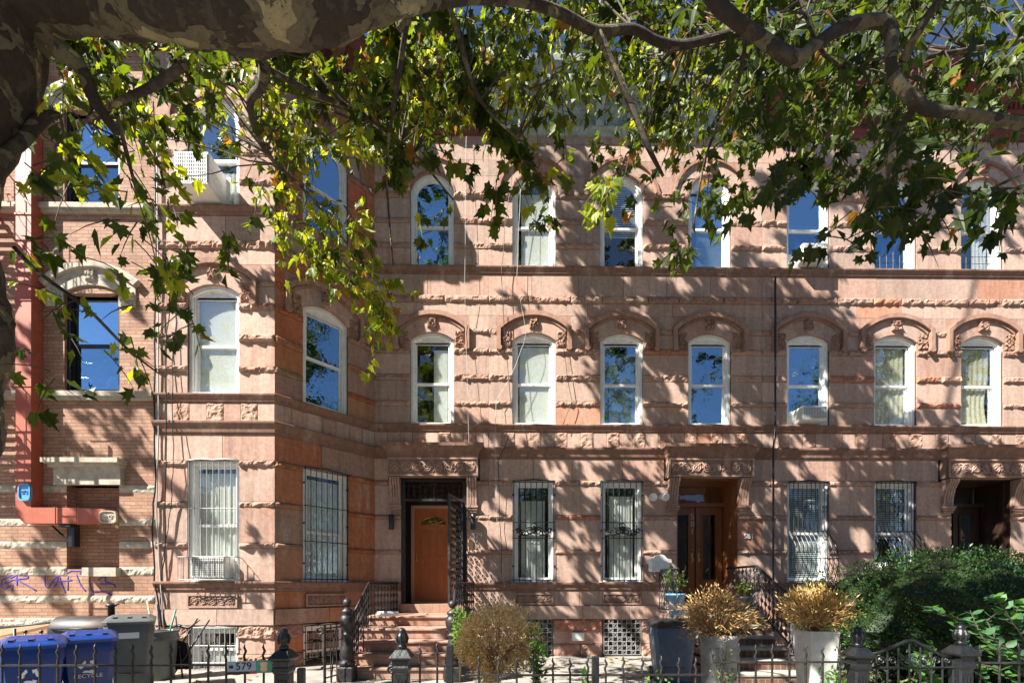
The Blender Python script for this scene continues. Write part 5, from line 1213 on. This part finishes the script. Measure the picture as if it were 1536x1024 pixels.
def hedge():
    t = thing('hedge', 'large dark evergreen hedge bush at the lower right', 'hedge', (6.0, -3.4, GZ))
    c = Vector((6.75, -3.3, 1.12)); rad = Vector((2.1, 1.3, .98)); a = MB(); rr = random.Random(9)
    def surf(d):
        k = 1.0 / ((abs(d.x) ** 3 + abs(d.y) ** 3 + abs(d.z) ** 3) ** (1 / 3)); k = k * .6 + .4
        k *= 1 + .10 * noise.noise(d * 2.6) + .07 * noise.noise(d * 6)
        return k
    G = []; nu, nv = 48, 24
    core = MB()
    for j in range(nv + 1):
        row = []
        for i in range(nu):
            d = Vector((math.sin(PI * j / nv) * math.cos(2 * PI * i / nu), math.sin(PI * j / nv) * math.sin(2 * PI * i / nu), math.cos(PI * j / nv))); k = surf(d) * .86
            row.append(core.pt((c.x + d.x * rad.x * k, c.y + d.y * rad.y * k, max(GZ, c.z + d.z * rad.z * k))))
        G.append(row)
    for j in range(nv):
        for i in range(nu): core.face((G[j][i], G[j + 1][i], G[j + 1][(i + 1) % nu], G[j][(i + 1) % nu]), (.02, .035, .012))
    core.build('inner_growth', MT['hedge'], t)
    for k in range(30000):
        d = rvec(rr)
        if d.y > .5: d.y = -d.y
        f = surf(d) * rr.uniform(.84, 1.04); p = c + Vector((d.x * rad.x, d.y * rad.y, d.z * rad.z)) * f
        if p.z < GZ: continue
        col = rr.choice([(.03, .08, .02), (.045, .11, .025), (.065, .15, .03), (.02, .05, .014)]); q = (d + rvec(rr) * .9 + Vector((0, 0, .3)))
        a.oval(p, q, rvec(rr), rr.uniform(.03, .055), .018, col)
    a.build('foliage', MT['hedge'], t)
hedge()
def leafy():
    t = thing('leafy_shrub', 'arching shrub with rounded green leaves over the right fence', 'shrub', (X(1520, -5.3), -5.3, GZ)); a, w = MB(), MB(); rr = random.Random(12); y = -5.4
    stems = [[(1560, 1010), (1530, 950), (1500, 905), (1485, 893)], [(1560, 1000), (1500, 965), (1430, 925), (1375, 905)], [(1550, 1020), (1500, 990), (1470, 950), (1455, 915)], [(1540, 1010), (1500, 970), (1480, 930), (1520, 900)],
             [(1480, 1024), (1450, 980), (1440, 945), (1436, 925)], [(1560, 980), (1520, 930), (1530, 900)], [(1400, 1030), (1385, 990), (1395, 960)], [(1540, 1030), (1490, 1000), (1420, 985)], [(1560, 1010), (1500, 975), (1450, 970)], [(1380, 1030), (1375, 1000), (1360, 985)]]
    for s in stems:
        yy = y + rr.uniform(-.3, .3); P = [W(px, py, yy + rr.uniform(-.05, .05)) for px, py in s]; w.tube(P, [.008] * (len(P) - 1) + [.003], 5)
        for k in range(len(P) - 1):
            for q in range(6):
                v = P[k].lerp(P[k + 1], q / 6); d = (P[k + 1] - P[k]).normalized()
                for sd in (-1, 1):
                    dd = (d * .5 + Vector((sd * .7, rr.uniform(-.6, .6), rr.uniform(-.3, .2)))).normalized(); col = rr.choice([(.05, .14, .06), (.07, .18, .07), (.10, .24, .05)]); n_ = Vector((rr.uniform(-.3, .3), -.5, .9)); x_ = dd.cross(n_).normalized(); L = rr.uniform(.07, .12)
                    pts = [v, v + dd * L * .25 + x_ * L * .28, v + dd * L * .6 + x_ * L * .3, v + dd * L, v + dd * L * .6 - x_ * L * .3, v + dd * L * .25 - x_ * L * .28]; a.face([a.pt(p_) for p_ in pts], col)
    a.build('foliage', MT['leaf'], t); w.build('stem', MT['twig'], t)
leafy()
def weed(px, py0, py1, y, n, label, cols=((.10, .25, .05), (.16, .32, .06)), wid=.1, L=.07, mat='leaf', name='weed', cat='plant'):
    x = X(px, y); z1 = W(px, py0, y).z; z0 = W(px, py1, y).z if py1 < 1020 else GZ; t = thing(name, label, cat, (x, y, GZ)); a, w = MB(), MB(); rr = random.Random(px)
    for k in range(5):
        e = Vector((x + rr.uniform(-wid, wid), y + rr.uniform(-wid, wid), z0 + (z1 - z0) * rr.uniform(.6, 1))); w.tube([(x, y, GZ), (x + (e.x - x) * .3, y, (GZ + e.z) / 2), e], [.006, .005, .002], 4)
        for j in range(n):
            f = rr.uniform(max(0, (z0 - GZ) / (z1 - GZ)) * .8, 1); v = Vector((x, y, GZ)).lerp(e, f) + rvec(rr) * wid * .4; a.oval(v, (rvec(rr) + Vector((0, 0, .4))), rvec(rr), L * rr.uniform(.6, 1.2), L * .4, rr.choice(cols))
    a.build('foliage', MT[mat], t); w.build('stem', MT['twig'], t)
weed(805, 932, 1010, -4.9, 60, 'tall green weed right of the dry tan shrub', wid=.09)
weed(690, 915, 950, -2.9, 90, 'pale green ivy around the right newel of the stone stoop', ((.2, .32, .08), (.14, .26, .06)), .17, .09)
weed(1240, 985, 1024, -4.4, 110, 'low green weed at the foot of the white planter', wid=.16)
weed(1085, 958, 1024, -5.1, 60, 'spindly grey green weed before the grey planter', ((.12, .17, .08), (.2, .24, .12)), .16, .05)
weed(880, 995, 1024, -5.6, 14, 'broad green leaf poking up by the low fence', ((.12, .3, .04), (.2, .42, .06)), .07, .12)
weed(985, 1000, 1024, -5.5, 50, 'low green weed below the blue grey bin', wid=.18, L=.06)
weed(1345, 975, 1024, -5.6, 70, 'tangle of pale vine stems behind the peaked gate', ((.3, .27, .2), (.16, .3, .04), (.35, .32, .26)), .3, .06)
# ------------------------------------------------------------------ sun direction
V = Vector((1.6, 1.0, -1.92)).normalized()
# ------------------------------------------------------------------ the street tree
tree = thing('plane_tree', 'old plane tree with a heavy mottled limb arching over the street from the left', 'tree', (X(-60, -6.9), -6.9, 0))
def limb(pts, name='branch', n=10, wob=.0, seed=0, sub=4):
    """pts: (px, py, y, radius px)"""
    P = [W(p[0], p[1], p[2]) for p in pts]; r = [p[3] * (p[2] + 10) / F for p in pts]; Q, RR_ = [], []
    N = len(P)
    for k in range(N - 1):
        p0, p1, p2, p3 = P[max(k - 1, 0)], P[k], P[k + 1], P[min(k + 2, N - 1)]
        for q in range(sub):
            t = q / sub; a = .5 * ((2 * p1) + (p2 - p0) * t + (2 * p0 - 5 * p1 + 4 * p2 - p3) * t * t + (3 * p1 - p0 - 3 * p2 + p3) * t ** 3)
            rad = r[k] * (1 - t) + r[k + 1] * t; Q.append(a); RR_.append(rad * (1 + .0 * wob))
    Q.append(P[-1]); RR_.append(r[-1]); b = MB(); b.tube(Q, RR_, n)
    if n >= 16:
        b.v = [tuple(Vector(v) + (noise.noise(Vector(v) * 4) * .05 + noise.noise(Vector(v) * 14) * .018) * (Vector(v) - min(Q, key=lambda q_: (Vector(v) - q_).length_squared)).normalized()) for v in b.v]
    b.build(name, MT['bark'], tree); return Q
TY = -6.85
limb([(-175, 1500, TY, 90), (-165, 1100, TY, 82), (-130, 900, TY, 74), (-112, 700, TY, 70), (-108, 600, TY, 72), (-92, 520, TY, 78), (-100, 430, TY, 76), (-108, 330, TY, 70), (-95, 220, TY, 74), (-75, 120, TY, 80), (-50, 20, TY, 90), (-40, -100, TY, 90), (-60, -350, TY, 80), (-40, -700, -6.9, 60), (10, -1100, -7, 45), (0, -1600, -7, 25), (60, -2100, -6.8, 10)], 'trunk', 28, sub=8)
limb([(-75, 0, TY, 76), (40, -28, TY, 62), (150, -24, TY - .02, 52), (240, -2, TY - .05, 46), (330, 14, TY - .08, 46), (400, 14, TY - .1, 45), (470, 14, TY - .1, 42), (530, 2, TY - .1, 34), (590, -50, TY - .1, 38), (680, -130, TY - .1, 34), (800, -200, -6.9, 28), (1000, -330, -6.8, 20)], 'limb', 24, sub=8)
br_paths = []
br_paths.append(limb([(555, 12, -6.9, 24), (600, 12, -6.9, 11), (650, 3, -6.8, 9), (720, -4, -6.6, 8), (790, 3, -6.3, 7), (845, 22, -6, 7), (895, 47, -5.8, 7), (950, 44, -5.7, 6), (985, 62, -5.6, 6), (1020, 68, -5.5, 6), (1060, 60, -5.5, 5.5), (1100, 50, -5.5, 6), (1160, 40, -5.4, 4)]))
br_paths.append(limb([(1000, -330, -6.8, 18), (1020, -120, -6.7, 14), (1065, -10, -6.6, 11), (1100, 28, -6.6, 9.5), (1140, 56, -6.6, 9), (1192, 88, -6.6, 10.5), (1220, 70, -6.6, 8), (1262, 42, -6.6, 9), (1312, 32, -6.6, 8.5), (1336, 46, -6.6, 10), (1338, 105, -6.6, 7), (1360, 140, -6.6, 8.5), (1392, 164, -6.6, 7.5), (1440, 170, -6.6, 6.5), (1490, 178, -6.6, 7), (1550, 190, -6.6, 8), (1640, 200, -6.6, 6)], n=14, sub=6))
br_paths.append(limb([(897, 50, -5.8, 6), (925, 110, -5.7, 5), (950, 165, -5.6, 5), (972, 220, -5.5, 4), (995, 265, -5.4, 2)]))
br_paths.append(limb([(80, 70, -6.8, 14), (120, 100, -6.7, 11), (142, 150, -6.6, 9), (175, 200, -6.5, 5)]))
br_paths.append(limb([(-20, 250, -6.8, 9), (30, 215, -6.7, 8), (62, 178, -6.6, 9), (90, 172, -6.5, 3)]))
br_paths.append(limb([(275, 98, -6.8, 6), (232, 128, -6.6, 6), (180, 152, -6.5, 4), (130, 180, -6.4, 2)]))
br_paths.append(limb([(175, 170, -6.5, 3), (190, 230, -6.4, 3), (207, 295, -6.3, 1.5)]))
br_paths.append(limb([(20, 370, -6.5, 3), (60, 410, -6.4, 3), (130, 462, -6.3, 2.5), (190, 522, -6.2, 2), (238, 560, -6.1, 1)]))
br_paths.append(limb([(398, 100, -6.6, 9), (392, 130, -6.4, 7), (375, 160, -6.2, 5), (400, 230, -5.5, 3), (470, 300, -5, 2), (560, 420, -4.6, 1.5)]))
br_paths.append(limb([(410, 108, -6.6, 4), (470, 140, -6, 4), (540, 170, -5.2, 3), (620, 230, -4.8, 2), (680, 300, -4.6, 1)]))
br_paths.append(limb([(600, 45, -6.2, 5), (615, 0, -6.2, 5), (600, 100, -5.8, 4), (580, 250, -5, 2), (590, 400, -4.6, 1)]))
br_paths.append(limb([(668, -10, -6, 4), (690, 60, -5.6, 4), (720, 150, -5.2, 3), (790, 220, -5, 1)]))
br_paths.append(limb([(1375, 150, -6.6, 6), (1362, 175, -6.5, 5), (1340, 210, -6.4, 4), (1330, 290, -6.3, 2)]))
br_paths.append(limb([(1355, 90, -6.6, 7), (1370, 60, -6.7, 6), (1395, 20, -6.8, 6), (1440, -40, -6.9, 6)]))
br_paths.append(limb([(1120, 50, -6.5, 3), (1105, 130, -6.2, 3), (1060, 230, -5.9, 2), (1040, 340, -5.7, 1)]))
br_paths.append(limb([(1200, 0, -6.2, 3), (1260, 100, -6, 3), (1420, 80, -5.8, 3), (1540, 60, -5.6, 3)]))
crown = MB(); twg = MB(); rr = random.Random(21)
GREEN = [(.055, .085, .012), (.075, .11, .015), (.10, .14, .017), (.04, .065, .012)]
YEL = [(.34, .37, .03), (.26, .31, .03), (.42, .40, .05), (.16, .22, .025), (.12, .18, .02)]
MIX = GREEN + YEL[:2]
def spray(p, n, cols, size, r_=rr, mb=None, tw=None, droop=.8, spread=.22):
    mb = mb or crown; tw = tw or twg
    d0 = Vector((r_.uniform(-1, 1), r_.uniform(-1, 1), r_.uniform(-.9, .2))).normalized(); q = p.copy(); P = [q.copy()]
    for k in range(3): q = q + d0 * spread * .5 + Vector((0, 0, -.03 * k)); P.append(q.copy())
    tw.tube(P, [.006, .005, .004, .001], 3)
    for k in range(n):
        t = r_.uniform(0, 2.99); i = int(t); v = P[i].lerp(P[i + 1], t - i); o = rvec(r_); v2 = v + o * r_.uniform(.02, .09)
        d = (o * .8 + Vector((0, 0, -droop)) + d0 * .4); nrm = (rvec(r_) * .9 + Vector((-.25, -.35, .55))); c = r_.choice(cols); k_ = r_.uniform(.75, 1.25)
        if r_.random() < .03: c = (.30, .15, .04)
        mb.leaf(v2, d, nrm, size * r_.uniform(.65, 1.15), tuple(x * k_ for x in c))
GAPS = [(312, 268, 68, 60), (648, 300, 45, 60), (590, 235, 45, 25), (1213, 330, 45, 65), (1065, 330, 35, 50), (940, 320, 40, 40), (150, 480, 40, 60), (880, 245, 50, 25), (1340, 330, 30, 50), (865, 172, 50, 40), (825, 45, 45, 25), (668, 60, 30, 14), (700, 190, 40, 14), (665, 115, 22, 18), (1300, 185, 60, 18), (1160, 165, 30, 25), (1390, 45, 35, 22), (1455, 50, 55, 18), (1160, 215, 40, 22), (640, 215, 60, 25), (700, 240, 50, 25), (1010, 230, 30, 20), (160, 250, 30, 60), (330, 190, 30, 25)]
def region(x0, x1, y0, y1, ya, yb, n, per, cols, size, shape='rect', edge=0):
    for k in range(n):
        for _ in range(20):
            u, v = rr.random(), rr.random()
            if shape == 'ell' and (u - .5) ** 2 + (v - .5) ** 2 > .25: continue
            px, py = x0 + (x1 - x0) * u, y0 + (y1 - y0) * v
            if shape == 'fade' and rr.random() < v * edge: continue
            nz = noise.noise(Vector((px / 55, py / 55, 3.3)))
            if nz < -.28 and rr.random() < .75: continue
            if any(((px - gx) / grx) ** 2 + ((py - gy) / gry) ** 2 < 1 for gx, gy, grx, gry in GAPS) and rr.random() < .85: continue
            break
        p = W(px, py, rr.uniform(ya, yb)); spray(p, per, cols, size)
        if rr.random() < .4:
            q = min((v for Q in br_paths for v in Q), key=lambda v: (v - p).length_squared)
            if .1 < (q - p).length < 1.7: m = q.lerp(p, .5) + rvec(rr) * .12 + Vector((0, 0, .08)); twg.tube([q, q.lerp(m, .5) + rvec(rr) * .04, m, m.lerp(p, .5) + rvec(rr) * .04, p], [.011, .009, .008, .006, .004], 4)
def strand(pts, ya, n, per, cols, size, jit=14):
    for k in range(n):
        t = rr.random() * (len(pts) - 1); i = int(t); f = t - i; px = pts[i][0] * (1 - f) + pts[i + 1][0] * f + rr.gauss(0, jit); py = pts[i][1] * (1 - f) + pts[i + 1][1] * f + rr.gauss(0, jit)
        if any(((px - gx) / grx) ** 2 + ((py - gy) / gry) ** 2 < 1 for gx, gy, grx, gry in GAPS) and rr.random() < .6: continue
        spray(W(px, py, ya + rr.uniform(-.25, .25)), per, cols, size)
# centre: smaller, farther, yellow green
region(385, 620, 70, 205, -5.6, -3.0, 150, 7, YEL + YEL + GREEN, .105)
region(560, 780, 15, 190, -5.0, -2.6, 165, 7, YEL + YEL + GREEN, .10)
region(760, 1150, -10, 180, -5.2, -2.6, 265, 7, YEL + MIX + GREEN, .10)
region(580, 900, -60, 60, -5.4, -3.4, 80, 7, YEL + GREEN, .105)
region(380, 560, 200, 330, -5.0, -3.8, 18, 6, GREEN + YEL, .12, 'ell')
strand([(455, 300), (440, 350), (470, 380), (520, 400), (560, 440), (590, 480)], -4.8, 46, 6, YEL, .12, 16)
strand([(470, 370), (500, 330), (560, 340)], -4.8, 12, 5, YEL + GREEN, .14, 14)
strand([(600, 250), (630, 300), (655, 350)], -4.6, 12, 5, MIX, .14, 16)
strand([(760, 200), (800, 250), (795, 275)], -4.6, 14, 5, MIX, .14, 12)
region(880, 1140, 170, 235, -5.4, -3.8, 32, 6, GREEN + YEL[3:], .11)
strand([(1000, 250), (1020, 330), (1025, 390)], -5.0, 12, 4, GREEN, .13, 11); strand([(1060, 250), (1075, 295)], -5.4, 8, 5, GREEN, .15, 12); strand([(910, 260), (925, 290)], -5.2, 7, 5, YEL, .15, 10)
# left
region(90, 400, 70, 210, -6.2, -4.2, 72, 6, YEL + GREEN + GREEN, .11)
region(70, 240, 200, 310, -6.6, -5.6, 16, 4, MIX, .13)
region(230, 420, 170, 310, -6.2, -4.8, 11, 5, MIX, .125)
strand([(180, 300), (230, 330), (240, 420), (180, 520)], -6.2, 13, 3, MIX, .125, 22)
strand([(20, 380), (80, 430), (140, 480), (190, 530)], -6.3, 9, 3, MIX, .13, 16); strand([(240, 350), (270, 400), (300, 470)], -6.0, 7, 4, GREEN, .125, 10)
strand([(40, 130), (40, 280), (60, 350)], -6.5, 6, 3, GREEN, .16, 12)
strand([(100, 400), (180, 420), (210, 500)], -6.2, 6, 3, MIX, .125, 20); strand([(80, 560), (40, 540)], -6.3, 4, 3, GREEN, .15, 12)
# right: near, large; the crown's shade put into darker leaf colours
DK = [(.03, .05, .010), (.04, .065, .012), (.055, .08, .014), (.03, .05, .012)]
region(1110, 1560, -20, 185, -6.3, -4.0, 215, 6, DK + GREEN + YEL[3:], .13)
region(1130, 1560, 150, 225, -6.4, -4.8, 32, 5, DK + GREEN, .125)
strand([(1250, 250), (1330, 260), (1400, 280)], -6.4, 12, 5, DK, .14, 14)
strand([(1340, 280), (1280, 330), (1245, 365)], -6.4, 9, 4, DK, .14, 10); strand([(1400, 270), (1390, 320), (1380, 345)], -6.4, 8, 4, DK, .14, 10)
strand([(1470, 250), (1500, 290), (1520, 310)], -6.4, 7, 4, DK, .14, 12); strand([(1150, 250), (1165, 290)], -6.4, 5, 4, DK, .155, 10)
crown.build('crown', MT['leaf'], tree); twg.build('twigs', MT['twig'], tree)
# unseen upper crown, sprays placed up-sun to shade facades, trunk and ground
up, utw = MB(), MB(); r2 = random.Random(77)
def shade(px0, px1, py0, py1, n, ta, tb, y=0., per=17, size=.19, slant=0., spread=.34):
    for k in range(int(n * (1.7 if y > -3 else 1))):
        v = r2.random(); px = r2.uniform(px0, px1) + slant * (v - .5); py = py0 + (py1 - py0) * v
        if noise.noise(Vector((px / 60 - py / 140, py / 120, 7.7))) < -.12 and r2.random() < .8: continue
        p = W(px, py, y) - V * r2.uniform(ta, tb)
        spray(p, per, GREEN, size, r2, up, utw, .6, spread)
TA, TB = 8.0, 11.5
shade(835, 900, 225, 400, 16, TA, TB, slant=60)
shade(940, 1050, 290, 410, 10, TA, TB)
shade(-20, 230, 300, 900, 26, TA, TB, y=BY)
shade(1000, 1260, 440, 640, 30, TA, TB, slant=80, per=9)
shade(700, 860, 640, 700, 8, TA, TB)
shade(790, 1000, 405, 480, 20, TA, TB, slant=60)
shade(960, 1260, 410, 520, 36, TA, TB, slant=60)
shade(880, 960, 470, 560, 8, TA, TB)
shade(960, 1040, 500, 640, 13, TA, TB)
shade(1100, 1180, 500, 640, 20, TA, TB); shade(1240, 1310, 500, 630, 14, TA, TB)
shade(1150, 1260, 380, 520, 12, TA, TB)
shade(1080, 1540, 640, 770, 62, TA, TB)
shade(1140, 1540, 760, 900, 56, TA, TB)
shade(740, 1100, 700, 900, 52, TA, TB, slant=80)
shade(640, 800, 640, 740, 12, TA, TB, slant=40)
shade(1120, 1560, 80, 200, 60, TA, TB, y=-.5)
shade(740, 960, 870, 980, 20, TA, TB, y=0)
shade(1000, 1180, 860, 1010, 26, TA, TB, y=-2.0)
shade(1260, 1560, 850, 1020, 60, TA, TB, y=-4.6, per=9)
shade(560, 690, 925, 1010, 8, TA, TB, y=-2.0)
shade(400, 1000, 1000, 1060, 12, TA, TB, y=-4)
shade(-60, 600, -60, 125, 36, 3.5, 7, y=-6.9, per=9); shade(-120, 40, 100, 900, 60, 3.5, 8, y=-6.8, per=9)
shade(1060, 1540, 0, 200, 50, 4, 7, y=-6.5)
def shade_w(x0, x1, y0, y1, z, n, ta, tb, per=9, size=.2):  # leaf sprays added overhead so pavement and yard lie in shade
    for k in range(n):
        p = Vector((r2.uniform(x0, x1), r2.uniform(y0, y1), z))
        if noise.noise(Vector((p.x * .8, p.y * .8, 2.2))) < -.15 or (-1.6 < p.x < .6 and -6.2 < p.y < -3): continue
        spray(p - V * r2.uniform(ta, tb), per, GREEN, size, r2, up, utw, .5, .45)
shade_w(-12, 12, -12.5, -6.4, 0, 420, 9, 13)
shade_w(-3, 9, -6.2, -.5, .1, 150, 9.5, 13)
up.build('crown', MT['leaf'], tree); utw.build('twigs', MT['twig'], tree)
# upper boughs that carry that foliage
top = W(0, -1100, -7)
for k in range(7):
    e = W(950 + k * 90, 300 + (k % 3) * 250, 0) - V * 11.5; m = top.lerp(e, .5) + Vector((0, 0, .8)); b = MB(); b.tube([top, top.lerp(m, .5) + Vector((0, 0, .3)), m, e], [.09, .07, .045, .012], 7); b.build('branch', MT['bark'], tree)
# ------------------------------------------------------------------ across the street, seen only in the window panes
for i, (x, h_) in enumerate(((-13, 11), (-5.5, 12), (3.5, 10.5), (11, 12.5))):
    y = -25.5 - (i % 2) * 1.0; lb = ['tall street tree across the road, farthest left in the window reflections', 'broad street tree across the road facing the bay', 'street tree across the road facing the double doors', 'tallest street tree across the road, farthest right in the reflections'][i]
    t = thing('street_tree', lb, 'tree', (x, y, 0), 'street trees across the road'); b = MB(); b.tube([(x, y, 0), (x + .1, y, 3), (x - .2, y, 6), (x, y, h_ - 2)], [.28, .22, .16, .05], 10)
    for k in range(7): a = k * 2.4; b.tube([(x, y, 3.2 + k * .6), (x + 1.3 * math.cos(a), y + 1.3 * math.sin(a), 5 + k * .7), (x + 2.3 * math.cos(a), y + 2.2 * math.sin(a), 6 + k * .75)], [.1, .06, .02], 6)
    b.build('trunk', MT['twig'], t); c = MB(); r3 = random.Random(i)
    for k in range(4500):
        d = rvec(r3); f = r3.uniform(.55, 1) * (1 + .3 * noise.noise(d * 3 + Vector((i, 0, 0)))); p = Vector((x, y, h_ * .62)) + Vector((d.x * 2.9, d.y * 2.7, d.z * h_ * .34)) * f
        c.oval(p, rvec(r3), rvec(r3), .25, .17, r3.choice(GREEN + DK))
    c.build('crown', MT['leaf'], t)
for i, (x0, x1, h_) in enumerate(((-26, -15, 9), (-14.9, -6, 9.6), (-5.9, 4, 8.8), (4.1, 14, 9.4), (14.1, 26, 9))):
    t = thing('far_house', ['plain brick house across the road, at the left end', 'plain brick house across the road, second from left', 'plain brick house across the road, straight opposite the stoop', 'plain brick house across the road opposite the middle house', 'plain brick house across the road, at the right end'][i], 'house', ((x0 + x1) / 2, -29, 0), 'houses across the road')
    b = MB(); b.box(x0, x1, -38, -29, 0, h_); b.box(x0, x1, -28.999, -28.6, h_ - .5, h_ + .1); b.build('wall', MT['farbrick'], t)
    for u in range(4):
        for fl_ in range(3):
            xx = x0 + (u + .5) * (x1 - x0) / 4; w_ = MB(); w_.box(xx - .5, xx + .5, -28.999, -28.95, 1.2 + fl_ * 2.9, 3.0 + fl_ * 2.9); w_.build('window', MT['dkwin'], t)
t = thing('street_tree', 'street tree farther along the pavement, seen only in the panes of the angled bay', 'tree', (13.5, -6.2, 0)); b = MB(); b.tube([(13.5, -6.2, 0), (13.6, -6.1, 3), (13.4, -6, 6), (13.5, -6, 9.5)], [.25, .2, .14, .05], 10); b.build('trunk', MT['twig'], t); c = MB(); r3 = random.Random(40)
for k in range(7000):
    d = rvec(r3); f = r3.uniform(.5, 1) * (1 + .3 * noise.noise(d * 3)); p = Vector((13.5, -5.6, 7.0)) + Vector((d.x * 2.8, d.y * 3.8, d.z * 4.9)) * f
    c.oval(p, rvec(r3), rvec(r3), .20, .13, r3.choice(DK))
c.build('crown', MT['leaf'], t)
fl_ = MB(); r5 = random.Random(8)
for k in range(420):
    p = Vector((r5.uniform(-8, 6), r5.uniform(-6.2, -.2), GZ + .012))
    if -2.55 < p.x < -.9 and p.y > -2.6: p.z = DZ - .17 if p.y > -1.1 else GZ + .02
    if p.z < .2 and -2.7 < p.x < -.6 and p.y > -2.7: continue
    fl_.leaf(p, Vector((r5.uniform(-1, 1), r5.uniform(-1, 1), .05)), Vector((r5.uniform(-.4, .4), r5.uniform(-.4, .4), 1)), r5.uniform(.07, .13), r5.choice([(.30, .18, .05), (.22, .12, .05), (.35, .28, .07), (.16, .10, .05)]))
o = fl_.build('fallen_leaves', MT['leaf']); tag(o, 'dry brown leaves scattered over the front yard paving', 'leaves', kind='stuff')
# ------------------------------------------------------------------ light, sky, camera
el = math.asin(-V.z); az = math.atan2(-V.x, -V.y)
w = bpy.data.worlds.new('World'); sc.world = w; w.use_nodes = True; nt = w.node_tree; bg = nt.nodes['Background']
sky = nt.nodes.new('ShaderNodeTexSky'); sky.sky_type = 'NISHITA'; sky.sun_disc = False; sky.sun_elevation = el; sky.sun_rotation = az; sky.air_density = .65; sky.dust_density = .0; sky.ozone_density = 2.5
nt.links.new(sky.outputs[0], bg.inputs[0]); bg.inputs[1].default_value = .05
L = bpy.data.lights.new('sun', 'SUN'); L.energy = 5.0; L.angle = math.radians(.4); L.color = (1, .95, .87)
lo = bpy.data.objects.new('sun', L); COL.objects.link(lo); lo.rotation_euler = V.to_track_quat('-Z', 'Y').to_euler(); lo.location = (-10, -10, 20)
cam = bpy.data.cameras.new('camera'); co = bpy.data.objects.new('camera', cam); COL.objects.link(co); sc.camera = co
co.location = (0, CY, EYE); co.rotation_euler = (PI / 2, 0, -TH); cam.sensor_width = 36; cam.lens = 36 * F / 1536; cam.clip_end = 1000; cam.clip_start = .05
cam.shift_x = (768 - PX0) / 1536; cam.shift_y = (880 - 512) / 1536
sc.view_settings.view_transform = 'Standard'; sc.view_settings.look = 'None'; sc.view_settings.gamma = 1; sc.view_settings.exposure = 1.7
sc.render.resolution_x = 1024; sc.render.resolution_y = 682
try: sc.cycles.max_bounces = 8; sc.cycles.transparent_max_bounces = 12
except Exception: pass
